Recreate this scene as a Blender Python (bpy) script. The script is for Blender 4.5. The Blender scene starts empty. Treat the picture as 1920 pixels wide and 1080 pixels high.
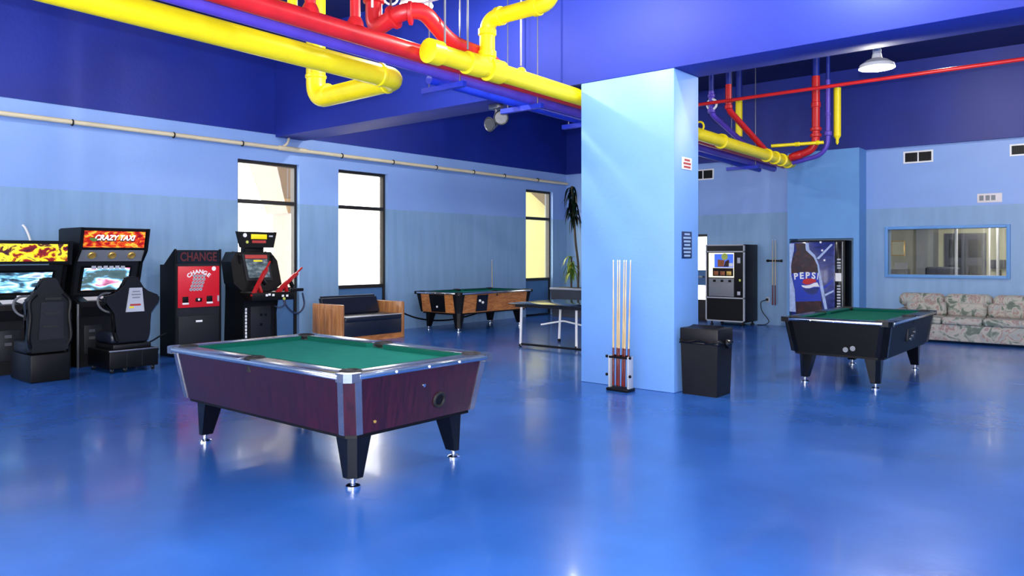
import bpy, bmesh, math, random
from mathutils import Vector, Matrix, Euler
random.seed(7)
PI = math.pi
S = bpy.context.scene
C = S.collection

# ------------------------------------------------------------------ camera
cam_d = bpy.data.cameras.new('camera'); cam = bpy.data.objects.new('camera', cam_d); C.objects.link(cam)
cam.location = (0, 0, 1.56); cam.rotation_euler = (PI/2, 0, math.radians(39.8))
cam_d.sensor_width = 36; cam_d.lens = 36*1426/1920; cam_d.shift_y = -62/1920
cam_d.clip_start = 0.05; cam_d.clip_end = 200
S.camera = cam
# ------------------------------------------------------------------ world, lights, exposure
S.view_settings.view_transform = 'Standard'; S.view_settings.look = 'None'
S.view_settings.gamma = 1; S.view_settings.use_curve_mapping = False
S.view_settings.exposure = 0.52
W = bpy.data.worlds.new('world'); S.world = W; W.use_nodes = True
bg = W.node_tree.nodes['Background']
bg.inputs[0].default_value = (1.0, 0.985, 0.95, 1); bg.inputs[1].default_value = 5.0     # bright hazy overcast sky

def light(name, kind, loc, energy, col=(1, 1, 1), size=.1, parent=None, rot=(0, 0, 0), **kw):
    d = bpy.data.lights.new(name, kind); d.energy = energy; d.color = col
    if kind == 'AREA': d.size = size
    else: d.shadow_soft_size = size
    for k, v in kw.items(): setattr(d, k, v)
    o = bpy.data.objects.new(name, d); C.objects.link(o); o.location = loc; o.rotation_euler = rot
    if parent: o.parent = parent
    return o
# the photographer's hot-shoe flash, a hand's breadth above the lens
FLASH = 1500
light('camera_flash', 'POINT', (0.02, -0.02, 1.73), FLASH, (1, .98, .95), .03)
LAMP = 115          # watts of each pendant lamp
WARM = (1.0, .96, .88)

# ------------------------------------------------------------------ materials
def lin(c):
    r = []
    for v in c[:3]:
        v = v/255
        r.append(v/12.92 if v <= .04045 else ((v+.055)/1.055)**2.4)
    return (*r, 1)
M = {}
def mat(name, col, rough=.5, metal=0, var=0, vscale=4, bump=0, bscale=40, emit=0, ecol=None, coat=0, spec=.5, col2=None, stretch=None, rvar=0, trans=0, alpha=1):
    m = bpy.data.materials.new(name); m.use_nodes = True
    nt = m.node_tree; n = nt.nodes; b = n['Principled BSDF']
    b.inputs['Base Color'].default_value = lin(col); b.inputs['Roughness'].default_value = rough
    b.inputs['Metallic'].default_value = metal; b.inputs['Coat Weight'].default_value = coat
    b.inputs['Coat Roughness'].default_value = .08
    b.inputs['Specular IOR Level'].default_value = spec
    if trans: b.inputs['Transmission Weight'].default_value = trans
    if alpha < 1: b.inputs['Alpha'].default_value = alpha
    if emit:
        b.inputs['Emission Color'].default_value = lin(ecol or col); b.inputs['Emission Strength'].default_value = emit
    tc = n.new('ShaderNodeTexCoord'); src = tc.outputs['Object']
    if stretch:
        mp = n.new('ShaderNodeMapping'); mp.inputs['Scale'].default_value = stretch
        nt.links.new(src, mp.inputs[0]); src = mp.outputs[0]
    if var or col2:
        t = n.new('ShaderNodeTexNoise'); t.inputs['Scale'].default_value = vscale; t.inputs['Detail'].default_value = 6
        nt.links.new(src, t.inputs['Vector'])
        r = n.new('ShaderNodeValToRGB'); r.color_ramp.elements[0].position = .32; r.color_ramp.elements[1].position = .68
        c = lin(col)
        if col2: a, z = c, lin(col2)
        else:
            a = tuple(max(0, v*(1-var)) for v in c[:3])+(1,); z = tuple(min(1, v*(1+var)) for v in c[:3])+(1,)
        r.color_ramp.elements[0].color = a; r.color_ramp.elements[1].color = z
        nt.links.new(t.outputs['Fac'], r.inputs[0]); nt.links.new(r.outputs[0], b.inputs['Base Color'])
        if emit and col2: nt.links.new(r.outputs[0], b.inputs['Emission Color'])
        if rvar:
            mr = n.new('ShaderNodeMapRange'); mr.inputs['To Min'].default_value = max(.02, rough-rvar); mr.inputs['To Max'].default_value = rough+rvar
            nt.links.new(t.outputs['Fac'], mr.inputs[0]); nt.links.new(mr.outputs[0], b.inputs['Roughness'])
    if bump:
        t2 = n.new('ShaderNodeTexNoise'); t2.inputs['Scale'].default_value = bscale; t2.inputs['Detail'].default_value = 4
        nt.links.new(src, t2.inputs['Vector'])
        bp = n.new('ShaderNodeBump'); bp.inputs['Strength'].default_value = bump; bp.inputs['Distance'].default_value = .02
        nt.links.new(t2.outputs['Fac'], bp.inputs['Height']); nt.links.new(bp.outputs[0], b.inputs['Normal'])
    M[name] = m
    return m
def ramp_mat(name, stops, scale, rough=.4, emit=0, detail=3, stretch=(1, 1, 1), dist=0, coat=0):
    """noise-driven many-colour print"""
    m = bpy.data.materials.new(name); m.use_nodes = True; nt = m.node_tree; n = nt.nodes; b = n['Principled BSDF']
    tc = n.new('ShaderNodeTexCoord'); mp = n.new('ShaderNodeMapping'); mp.inputs['Scale'].default_value = stretch
    t = n.new('ShaderNodeTexNoise'); t.inputs['Scale'].default_value = scale; t.inputs['Detail'].default_value = detail; t.inputs['Distortion'].default_value = dist
    r = n.new('ShaderNodeValToRGB'); cr = r.color_ramp
    while len(cr.elements) < len(stops): cr.elements.new(.5)
    for e, (p, c) in zip(cr.elements, stops): e.position = p; e.color = lin(c)
    nt.links.new(tc.outputs['Object'], mp.inputs[0]); nt.links.new(mp.outputs[0], t.inputs['Vector']); nt.links.new(t.outputs['Fac'], r.inputs[0])
    nt.links.new(r.outputs[0], b.inputs['Base Color']); b.inputs['Roughness'].default_value = rough; b.inputs['Coat Weight'].default_value = coat
    if emit: nt.links.new(r.outputs[0], b.inputs['Emission Color']); b.inputs['Emission Strength'].default_value = emit
    M[name] = m
    return m
def two_tone(name, low, high, zsplit):
    """painted wall: two paints meeting at a level line, faint streaks in the lower paint"""
    m = bpy.data.materials.new(name); m.use_nodes = True; nt = m.node_tree; n = nt.nodes; b = n['Principled BSDF']
    tc = n.new('ShaderNodeTexCoord'); sx = n.new('ShaderNodeSeparateXYZ'); nt.links.new(tc.outputs['Object'], sx.inputs[0])
    gt = n.new('ShaderNodeMath'); gt.operation = 'GREATER_THAN'; gt.inputs[1].default_value = zsplit; nt.links.new(sx.outputs[2], gt.inputs[0])
    mp = n.new('ShaderNodeMapping'); mp.inputs['Scale'].default_value = (7, 7, .7); nt.links.new(tc.outputs['Object'], mp.inputs[0])
    t = n.new('ShaderNodeTexNoise'); t.inputs['Scale'].default_value = 1.0; t.inputs['Detail'].default_value = 7; nt.links.new(mp.outputs[0], t.inputs['Vector'])
    r = n.new('ShaderNodeValToRGB'); r.color_ramp.elements[0].position = .35; r.color_ramp.elements[1].position = .8
    c = lin(low); r.color_ramp.elements[0].color = tuple(v*.95 for v in c[:3])+(1,); r.color_ramp.elements[1].color = tuple(min(1, v*1.1+.01) for v in c[:3])+(1,)
    nt.links.new(t.outputs['Fac'], r.inputs[0])
    mx = n.new('ShaderNodeMix'); mx.data_type = 'RGBA'; nt.links.new(gt.outputs[0], mx.inputs[0]); nt.links.new(r.outputs[0], mx.inputs[6]); mx.inputs[7].default_value = lin(high)
    nt.links.new(mx.outputs[2], b.inputs['Base Color']); b.inputs['Roughness'].default_value = .42
    t2 = n.new('ShaderNodeTexNoise'); t2.inputs['Scale'].default_value = 30; nt.links.new(tc.outputs['Object'], t2.inputs['Vector'])
    bp = n.new('ShaderNodeBump'); bp.inputs['Strength'].default_value = .12; bp.inputs['Distance'].default_value = .02
    nt.links.new(t2.outputs['Fac'], bp.inputs['Height']); nt.links.new(bp.outputs[0], b.inputs['Normal'])
    M[name] = m
def wood(name, c1, c2, rough=.35, scale=3, coat=.3, stretch=(1, 12, 12)):
    m = bpy.data.materials.new(name); m.use_nodes = True; nt = m.node_tree; n = nt.nodes; b = n['Principled BSDF']
    tc = n.new('ShaderNodeTexCoord'); mp = n.new('ShaderNodeMapping'); mp.inputs['Scale'].default_value = stretch
    t = n.new('ShaderNodeTexNoise'); t.inputs['Scale'].default_value = scale; t.inputs['Detail'].default_value = 8; t.inputs['Distortion'].default_value = .8
    r = n.new('ShaderNodeValToRGB'); r.color_ramp.elements[0].position = .35; r.color_ramp.elements[1].position = .65
    r.color_ramp.elements[0].color = lin(c1); r.color_ramp.elements[1].color = lin(c2)
    nt.links.new(tc.outputs['Object'], mp.inputs[0]); nt.links.new(mp.outputs[0], t.inputs['Vector']); nt.links.new(t.outputs['Fac'], r.inputs[0])
    nt.links.new(r.outputs[0], b.inputs['Base Color']); b.inputs['Roughness'].default_value = rough; b.inputs['Coat Weight'].default_value = coat
    M[name] = m

mat('floor', (42, 95, 175), .25, var=.16, vscale=1.1, bump=.05, bscale=14, coat=.22, rvar=.06)
two_tone('wall', (128, 164, 202), (134, 168, 226), 2.5)
mat('column', (110, 158, 222), .5, bump=.08, bscale=30, var=.03, vscale=2)
mat('bump_wall', (100, 155, 214), .5, bump=.08, bscale=30, var=.03, vscale=2)
mat('navy', (3, 32, 132), .5, var=.12, vscale=1.2, bump=.08, bscale=20)
mat('ceiling_navy', (5, 24, 90), .6, var=.12, vscale=1.2)
mat('beam_blue', (18, 42, 150), .68, var=.08, vscale=1.0, bump=.06, bscale=20)
mat('infill', (70, 112, 160), .5, var=.06)
mat('bronze', (24, 20, 18), .4)
mat('glass', (255, 255, 255), .02, trans=1, spec=.3, alpha=.12)
mat('cream_stucco', (158, 152, 96), .8, var=.05)
mat('tan', (98, 70, 26), .8, var=.06, vscale=2)
mat('tan_dark', (64, 44, 22), .8, var=.08, vscale=2)
mat('pale_ground', (225, 220, 205), .9, var=.06)
mat('yellow', (250, 226, 14), .38, var=.05, vscale=6, bump=.05)
mat('yellow_deep', (240, 190, 10), .38, var=.06, vscale=6)
mat('red', (206, 34, 36), .36, var=.12, vscale=5, bump=.05)
mat('purple', (92, 70, 190), .38, var=.1, vscale=5)
mat('blue_pipe', (26, 52, 186), .4, var=.1, vscale=5)
mat('cream', (222, 208, 172), .4, var=.06)
mat('steel', (140, 142, 148), .35, metal=.9, var=.08, vscale=12)
mat('chrome', (215, 218, 224), .14, metal=1)
mat('brushed', (140, 146, 160), .24, metal=.85, var=.12, vscale=9)
mat('spot_metal', (70, 72, 76), .4, metal=.3, var=.2, vscale=30)
mat('wheel_grey', (88, 92, 100), .4)
mat('black', (8, 8, 10), .45, spec=.22, var=.2, vscale=8)
mat('black_gloss', (8, 8, 11), .22, spec=.35, coat=.1)
mat('black_plastic', (12, 12, 16), .42, spec=.3, bump=.12, bscale=220)
mat('charcoal', (24, 26, 32), .5, spec=.3, var=.12, vscale=6)
mat('grey', (120, 124, 130), .45, var=.06)
mat('light_grey', (178, 182, 190), .4, var=.05)
mat('white', (238, 238, 236), .4)
mat('white_print', (240, 240, 240), .5)
mat('lit_print', (250, 250, 250), .5, emit=.7)
mat('dark_print', (60, 4, 10), .5)
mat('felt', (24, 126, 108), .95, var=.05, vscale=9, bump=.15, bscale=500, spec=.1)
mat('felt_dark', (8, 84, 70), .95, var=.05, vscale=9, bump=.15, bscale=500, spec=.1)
wood('mahogany', (30, 5, 14), (52, 11, 24), .3, 2.2, .3, (14, 14, 1.2))
wood('oak', (160, 92, 42), (206, 136, 70), .4, 2.0, .3, (3, 3, 14))
wood('oak_v', (142, 88, 48), (190, 132, 80), .4, 2.0, .3, (12, 12, 1))
wood('cue_maple', (188, 156, 104), (216, 194, 150), .3, 3, .5, (20, 20, 1))
wood('cue_butt', (70, 12, 8), (130, 36, 18), .25, 3, .6, (20, 20, 1))
mat('brass_tip', (228, 232, 236), .5)
mat('vinyl', (20, 26, 42), .3, bump=.1, bscale=60)
mat('red_panel', (206, 22, 36), .35, var=.05)
mat('red_plastic', (176, 18, 20), .32)
mat('dark_red_led', (84, 14, 22), .4)
mat('gold', (206, 168, 84), .35, metal=.6)
mat('rubber', (10, 10, 10), .6)
mat('green_leaf', (40, 92, 34), .45, col2=(120, 160, 60), vscale=3)
mat('dark_leaf', (12, 40, 22), .4, var=.3, vscale=5)
mat('yellow_leaf', (150, 180, 60), .45, col2=(214, 214, 110), vscale=4)
mat('stem', (70, 62, 44), .7, var=.2)
mat('pot', (70, 74, 82), .5, var=.1)
mat('table_top', (20, 26, 30), .12, coat=.5)
mat('lamp_white', (240, 238, 226), .35, spec=.4)
mat('bulb', (255, 244, 214), .3, emit=8)
mat('olive_wall', (176, 176, 150), .7, var=.05)
mat('office_floor', (120, 105, 84), .7, var=.1)
mat('dark_slate', (52, 56, 70), .5, var=.12, vscale=8)
mat('paper', (226, 222, 180), .7)
mat('sign_white', (232, 222, 220), .5)
mat('sign_red', (170, 50, 46), .5)
mat('sign_navy', (18, 40, 84), .4)
mat('sign_text', (150, 176, 205), .5)
mat('soda_blue', (14, 28, 96), .25, col2=(34, 54, 140), vscale=5, coat=.4, stretch=(1, 1, 3))
mat('ice', (170, 190, 228), .3, var=.15, vscale=14)
mat('cola', (34, 14, 12), .2, col2=(70, 32, 22), vscale=6, coat=.4)
mat('label_blue', (18, 54, 178), .3, var=.08)
mat('logo_red', (196, 24, 34), .35)
ramp_mat('floral', [(0, (70, 80, 84)), (.38, (104, 116, 104)), (.45, (166, 166, 156)), (.53, (180, 172, 162)), (.575, (150, 118, 112)), (.61, (164, 166, 160)), (1, (110, 118, 126))], 5.5, .85, detail=5, dist=1.2)
ramp_mat('marquee_flame', [(.3, (110, 6, 12)), (.46, (190, 22, 14)), (.54, (226, 90, 18)), (.62, (248, 206, 60)), (.75, (200, 60, 20))], 5, .3, emit=.3, stretch=(1, 1, 2.2), dist=1.6)
ramp_mat('marquee_yellow', [(.3, (30, 14, 34)), (.42, (150, 26, 20)), (.47, (244, 214, 20)), (.56, (250, 232, 60)), (.62, (90, 40, 26)), (.75, (40, 24, 40))], 4.5, .3, emit=.3, stretch=(1, 1, 1.6), dist=1.2)
ramp_mat('screen_race', [(.3, (20, 30, 40)), (.44, (60, 90, 110)), (.52, (120, 190, 225)), (.6, (210, 232, 245)), (.75, (40, 70, 150))], 4, .15, emit=.8, stretch=(1, 1, 4), dist=.6)
ramp_mat('screen_city', [(.3, (60, 84, 88)), (.44, (76, 96, 96)), (.52, (120, 190, 235)), (.58, (236, 240, 250)), (.66, (206, 110, 150)), (.75, (70, 80, 96))], 3.2, .15, emit=.7, stretch=(1, 1, 2.5), dist=.5)
ramp_mat('screen_dim', [(.3, (50, 60, 66)), (.5, (74, 86, 92)), (.62, (110, 122, 124)), (.8, (60, 70, 76))], 8, .15, emit=.4, stretch=(1, 1, 2))
mat('menu_lit', (232, 226, 200), .4, emit=.7)
mat('menu_blue', (60, 100, 210), .4, emit=.5)
mat('snack_brown', (150, 84, 40), .5, var=.3, vscale=20)
mat('dark_screen', (16, 18, 24), .15, coat=.4)
mat('coin_lit', (230, 30, 30), .4, emit=.8)
mat('cable_blue', (24, 40, 70), .4)

# ------------------------------------------------------------------ mesh helpers
def box(bm, x0, x1, y0, y1, z0, z1, bev=0, seg=2):
    m = Matrix.Translation(((x0+x1)/2, (y0+y1)/2, (z0+z1)/2)) @ Matrix.Diagonal((abs(x1-x0), abs(y1-y0), abs(z1-z0), 1))
    g = bmesh.ops.create_cube(bm, size=1, matrix=m)
    if bev:
        es = {e for v in g['verts'] for e in v.link_edges}
        bmesh.ops.bevel(bm, geom=list(es), offset=bev, segments=seg, affect='EDGES', profile=.5)
    return bm
def NB(): return bmesh.new()
def bx(*a, **k): return box(NB(), *a, **k)
def frame_of(d):
    d = Vector(d).normalized(); u = Vector((0, 0, 1)) if abs(d.z) < .95 else Vector((1, 0, 0))
    a = d.cross(u).normalized(); return d, a, a.cross(d).normalized()
def tube(bm, pts, r, seg=12, caps=True):
    pts = [Vector(p) for p in pts]; n = len(pts); rs = r if isinstance(r, (list, tuple)) else [r]*n
    rings = []; ref = None
    for i, p in enumerate(pts):
        d = (pts[min(i+1, n-1)]-pts[max(i-1, 0)])
        if d.length < 1e-7: d = Vector((0, 0, 1))
        d.normalize()
        if ref is None: _, a, b = frame_of(d)
        else:
            a = (ref-d*ref.dot(d))
            a = a.normalized() if a.length > 1e-5 else frame_of(d)[1]
            b = a.cross(d)
        ref = a
        rings.append([bm.verts.new(p+(a*math.cos(2*PI*k/seg)+b*math.sin(2*PI*k/seg))*rs[i]) for k in range(seg)])
    for i in range(n-1):
        for k in range(seg):
            bm.faces.new((rings[i][k], rings[i][(k+1) % seg], rings[i+1][(k+1) % seg], rings[i+1][k]))
    if caps: bm.faces.new(rings[0][::-1]); bm.faces.new(rings[-1])
    return bm
def fillet(pts, rad, n=6):
    pts = [Vector(p) for p in pts]; out = [pts[0]]
    for i in range(1, len(pts)-1):
        a, p, c = pts[i-1], pts[i], pts[i+1]; u = (a-p); v = (c-p)
        R = min(rad, u.length*.49, v.length*.49); s = p+u.normalized()*R; e = p+v.normalized()*R
        for k in range(n+1):
            t = k/n; out.append(s*(1-t)**2+p*2*t*(1-t)+e*t*t)
    return out+[pts[-1]]
def curve(pts, n=8):
    """Catmull-Rom through pts"""
    P = [Vector(p) for p in pts]; P = [P[0]*2-P[1]]+P+[P[-1]*2-P[-2]]; out = []
    for i in range(1, len(P)-2):
        for k in range(n):
            t = k/n; a, b, c, d = P[i-1], P[i], P[i+1], P[i+2]
            out.append(.5*((2*b)+(c-a)*t+(2*a-5*b+4*c-d)*t*t+(3*b-a-3*c+d)*t**3))
    return out+[P[-2]]
def prism(bm, poly, plane, a, b):
    """extrude a 2-D polygon; plane 'xz' extrudes along y, 'yz' along x, 'xy' along z"""
    def pt(u, v, w): return {'xz': (u, w, v), 'yz': (w, u, v), 'xy': (u, v, w)}[plane]
    A = [bm.verts.new(pt(u, v, a)) for u, v in poly]; Bv = [bm.verts.new(pt(u, v, b)) for u, v in poly]
    n = len(poly); bm.faces.new(A); bm.faces.new(Bv[::-1])
    for i in range(n): bm.faces.new((A[i], Bv[i], Bv[(i+1) % n], A[(i+1) % n]))
    return bm
def pz(poly, plane, a, b): return prism(NB(), poly, plane, a, b)
def loft(bm, r0, r1):
    A = [bm.verts.new(p) for p in r0]; B_ = [bm.verts.new(p) for p in r1]; n = len(A)
    bm.faces.new(A[::-1]); bm.faces.new(B_)
    for i in range(n): bm.faces.new((A[i], A[(i+1) % n], B_[(i+1) % n], B_[i]))
    return bm
def lathe(bm, prof, c=(0, 0, 0), axis=(0, 0, 1), seg=24):
    d, a, b = frame_of(axis); c = Vector(c); rings = []
    for r, h in prof:
        r = max(r, 1e-4)
        rings.append([bm.verts.new(c+d*h+(a*math.cos(2*PI*k/seg)+b*math.sin(2*PI*k/seg))*r) for k in range(seg)])
    for i in range(len(prof)-1):
        for k in range(seg): bm.faces.new((rings[i][k], rings[i][(k+1) % seg], rings[i+1][(k+1) % seg], rings[i+1][k]))
    bm.faces.new(rings[0][::-1]); bm.faces.new(rings[-1])
    return bm
def disc(bm, c, axis, r, h, seg=20): return lathe(bm, [(r, 0), (r, h)], c, axis, seg)
def torus(bm, c, axis, R, r, seg=24, rs=8, a0=0, a1=2*PI):
    d, a, b = frame_of(axis); c = Vector(c); full = abs(a1-a0-2*PI) < 1e-4; n = seg+(0 if full else 1)
    pts = [c+(a*math.cos(a0+(a1-a0)*k/seg)+b*math.sin(a0+(a1-a0)*k/seg))*R for k in range(n)]
    rings = []
    for k, p in enumerate(pts):
        o = (p-c).normalized()
        rings.append([bm.verts.new(p+(o*math.cos(2*PI*j/rs)+d*math.sin(2*PI*j/rs))*r) for j in range(rs)])
    for k in range(seg):
        q = rings[(k+1) % n]
        for j in range(rs): bm.faces.new((rings[k][j], rings[k][(j+1) % rs], q[(j+1) % rs], q[j]))
    if not full: bm.faces.new(rings[0]); bm.faces.new(rings[-1][::-1])
    return bm
def obj(name, bm, m, parent=None, smooth=True, loc=None, ang=35):
    bmesh.ops.recalc_face_normals(bm, faces=bm.faces[:])
    me = bpy.data.meshes.new(name); bm.to_mesh(me); bm.free()
    if smooth:
        for p in me.polygons: p.use_smooth = True
        me.set_sharp_from_angle(angle=math.radians(ang))
    me.materials.append(M[m] if isinstance(m, str) else m)
    o = bpy.data.objects.new(name, me); C.objects.link(o)
    if parent: o.parent = parent
    if loc: o.location = loc
    return o
def tag(o, label, cat, group=None, kind=None):
    o['label'] = label
    if cat: o['category'] = cat
    if group: o['group'] = group
    if kind: o['kind'] = kind
    return o
def thing(name, label, cat, loc=(0, 0, 0), rz=0, group=None):
    o = bpy.data.objects.new(name, None); C.objects.link(o); o.location = loc; o.rotation_euler = (0, 0, rz); o.empty_display_size = .1
    return tag(o, label, cat, group)
def struct(name, bm, m, parent=None, label=None, **k):
    o = obj(name, bm, m, parent, **k)
    if not parent: o['kind'] = 'structure'
    if label: o['label'] = label
    return o
def copy_tree(o, parent=None):
    c = o.copy(); C.objects.link(c); c.parent = parent
    for ch in list(o.children): copy_tree(ch, c)
    return c
def text(name, s, size, m, parent, loc, rot=(PI/2, 0, 0), ext=.0015, sx=1, bold=0, align='CENTER', shear=0):
    cu = bpy.data.curves.new('t', 'FONT'); cu.body = s; cu.size = size; cu.extrude = ext; cu.align_x = align; cu.align_y = 'CENTER'; cu.offset = bold; cu.shear = shear; cu.resolution_u = 3
    t = bpy.data.objects.new('t', cu); C.objects.link(t); bpy.context.view_layer.update()
    me = bpy.data.meshes.new_from_object(t.evaluated_get(bpy.context.evaluated_depsgraph_get())); bpy.data.objects.remove(t); bpy.data.curves.remove(cu)
    me.name = name; me.materials.clear(); me.materials.append(M[m])
    o = bpy.data.objects.new(name, me); C.objects.link(o); o.parent = parent; o.location = loc; o.rotation_euler = rot; o.scale = (sx, 1, 1)
    return o
def holes(bm, u0, u1, z0, z1, hs, plane, a, b):
    """wall slab with rectangular openings; plane 'y' = slab along y (thick in x), 'x' = slab along x (thick in y)"""
    us = sorted({u0, u1, *[h[0] for h in hs], *[h[1] for h in hs]}); zs = sorted({z0, z1, *[h[2] for h in hs], *[h[3] for h in hs]})
    for i in range(len(us)-1):
        for j in range(len(zs)-1):
            cu, cz = (us[i]+us[i+1])/2, (zs[j]+zs[j+1])/2
            if any(h[0] < cu < h[1] and h[2] < cz < h[3] for h in hs): continue
            if plane == 'y': box(bm, a, b, us[i], us[i+1], zs[j], zs[j+1])
            else: box(bm, us[i], us[i+1], a, b, zs[j], zs[j+1])
    bmesh.ops.remove_doubles(bm, verts=bm.verts[:], dist=1e-4)
    seen = {}
    for f in bm.faces[:]:
        k = tuple(sorted(v.index for v in f.verts)) if False else frozenset(f.verts)
        seen.setdefault(k, []).append(f)
    bmesh.ops.delete(bm, geom=[f for fs in seen.values() if len(fs) > 1 for f in fs], context='FACES_ONLY')
    return bm

# =================================================================== THE ROOM
XL, YB, XR, YF, ZC, ZL = -12.0, 16.7, 5.0, -4.5, 5.42, 3.72
struct('floor', bx(XL-.3, XR+.3, YF-.3, YB+.3, -.12, 0), 'floor', smooth=False)
struct('ceiling', bx(XL-.3, XR+.3, YF-.3, YB+.3, ZC, ZC+.15), 'ceiling_navy', smooth=False)
WINS = [(7.03, 8.27), (9.16, 10.40), (14.95, 16.08)]
WT, TR, SI = 3.22, 2.50, .93
wl = struct('wall_left', holes(NB(), YF-.3, YB+.3, 0, ZL, [(a, b, 0, WT) for a, b in WINS], 'y', XL-.25, XL), 'wall', smooth=False)
struct('upper_wall', bx(XL-.25, XL+.03, YF-.3, YB+.3, ZL, ZC), 'navy', wl, smooth=False)
RW = (-4.0, -1.98, 1.17, 2.07)          # interior window in the back wall
DW = (-9.0, -7.93, .0, 2.05)            # glazed door left of the snack machine
wb = struct('wall_back', holes(NB(), XL, XR+.3, 0, ZL, [RW, DW], 'x', YB, YB+.2), 'wall', smooth=False)
struct('upper_wall', bx(XL+.03, XR+.3, YB-.04, YB+.2, ZL, ZC), 'navy', wb, smooth=False)
struct('ledge', bx(XL+.03, XR, YB-.09, YB-.04, ZL, ZL+.1), 'navy', wb, smooth=False)
struct('wall_right', bx(XR, XR+.3, YF-.3, YB, 0, ZC), 'wall', smooth=False)
# unseen windows added behind the camera to bring soft daylight into the room
FW = [(-10.6+3.0*k, -10.6+3.0*k+2.6, .5, 3.5) for k in range(5)]
struct('wall_front', holes(NB(), XL, XR, 0, ZC, FW, 'x', YF-.3, YF), 'wall', smooth=False)
for k, (a, b, c, d) in enumerate(FW):
    r = bpy.data.objects.new('window_%d' % (k+5), None); C.objects.link(r); r['kind'] = 'structure'
    bm = NB(); t = .06; y0, y1 = YF-.2, YF-.1
    box(bm, a, a+t, y0, y1, c, d); box(bm, b-t, b, y0, y1, c, d); box(bm, a+t, b-t, y0, y1, c, c+t); box(bm, a+t, b-t, y0, y1, d-t, d); box(bm, (a+b)/2-.03, (a+b)/2+.03, y0, y1, c+t, d-t)
    obj('window_frame', bm, 'bronze', r, False)
    for u, v in ((a+t, (a+b)/2-.03), ((a+b)/2+.03, b-t)): obj('pane', bx(u, v, YF-.153, YF-.147, c+t, d-t), 'glass', r, False)
# column and the deep beam it carries
struct('column', bx(-5.35, -4.08, 7.75, 8.36, 0, 3.67, bev=.012), 'column', label='wide pale blue rectangular column carrying the deep blue beam')
bm = bx(XL+.03, XR, 7.75, 8.36, 3.67, ZC, bev=.01)
struct('ceiling_beam', bm, 'beam_blue', label='deep blue beam crossing the room above the pale blue column')
# boxed niche on the back wall around the soda machine
bm = NB(); y0 = 16.2
box(bm, -5.86, -4.42, y0, YB, 1.90, ZL); box(bm, -5.86, -5.82, y0, YB, 0, 1.90); box(bm, -4.53, -4.42, y0, YB, 0, 1.90)
struct('wall_niche', bm, 'bump_wall', smooth=False, label='pale blue boxed-out niche framing the soda machine')

def window(n, y0, y1):
    r = bpy.data.objects.new('window_%d' % n, None); C.objects.link(r); r['kind'] = 'structure'
    fx0, fx1, t = XL-.2, XL-.08, .055
    bm = NB()
    for a, b in ((y0, y0+t), (y1-t, y1)): box(bm, fx0, fx1, a, b, 0, WT)
    for a, b in ((WT-t, WT), (TR-.035, TR+.035), (SI-.035, SI+.035), (0, .04)): box(bm, fx0, fx1, y0+t, y1-t, a, b)
    obj('window_frame', bm, 'bronze', r, False)
    for a, b in ((TR+.035, WT-t), (SI+.035, TR-.035)): obj('pane', bx(XL-.143, XL-.137, y0+t, y1-t, a, b), 'glass', r, False)
    obj('infill_panel', bx(XL-.17, XL-.11, y0+t, y1-t, .04, SI-.035), 'infill', r, False)
for i, (a, b) in enumerate(WINS): window(i+1, a, b)

# glazed door beside the snack machine
r = bpy.data.objects.new('door_1', None); C.objects.link(r); r['kind'] = 'structure'
bm = NB(); x0, x1, z1 = DW[0], DW[1], DW[3]
box(bm, x0, x0+.1, YB+.04, YB+.12, 0, z1); box(bm, x1-.03, x1, YB+.04, YB+.12, 0, z1)
box(bm, x0+.1, x1-.03, YB+.04, YB+.12, z1-.06, z1); box(bm, x0+.1, x1-.03, YB+.04, YB+.12, 0, .5)
obj('door_frame', bm, 'bronze', r, False)
obj('mid_rail', bx(x0+.1, x1-.03, YB+.04, YB+.12, .84, 1.2), 'infill', r, False)
for a, b in ((.5, .84), (1.2, z1-.06)): obj('pane', bx(x0+.1, x1-.03, YB+.077, YB+.083, a, b), 'glass', r, False)
obj('push_bar', tube(NB(), fillet([(x0+.12, YB+.04, 1.04), (x0+.12, YB-.05, 1.04), (x1-.1, YB-.05, 1.04), (x1-.1, YB+.04, 1.04)], .04), .018), 'steel', r)

# interior window frame and office behind it
r = bpy.data.objects.new('window_4', None); C.objects.link(r); r['kind'] = 'structure'
bm = NB(); a, b, c, d = RW; t = .06
box(bm, a-t, a, YB-.05, YB+.03, c-t, d+t, .006); box(bm, b, b+t, YB-.05, YB+.03, c-t, d+t, .006)
box(bm, a, b, YB-.05, YB+.03, d, d+t, .006); box(bm, a, b, YB-.05, YB+.03, c-t, c, .006)
obj('window_frame', bm, 'bump_wall', r)
obj('pane', bx(a, b, YB+.06, YB+.066, c, d), 'glass', r, False)
OY = 20.2
struct('wall_office_back', bx(-6.6, 1.5, OY, OY+.1, 0, 2.75), 'olive_wall', smooth=False)
struct('wall_office_left', bx(-6.7, -6.6, YB+.2, OY+.1, 0, 2.75), 'olive_wall', smooth=False)
struct('wall_office_right', bx(1.5, 1.6, YB+.2, OY+.1, 0, 2.75), 'olive_wall', smooth=False)
struct('floor_office', bx(-6.7, 1.6, YB+.2, OY+.1, -.1, 0), 'office_floor', smooth=False)
struct('ceiling_office', bx(-6.7, 1.6, YB+.2, OY+.1, 2.75, 2.85), 'olive_wall', smooth=False)
struct('trim_1', bx(-4.1, -3.75, 19.6, OY, 0, 2.75), 'grey', smooth=False)

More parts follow.
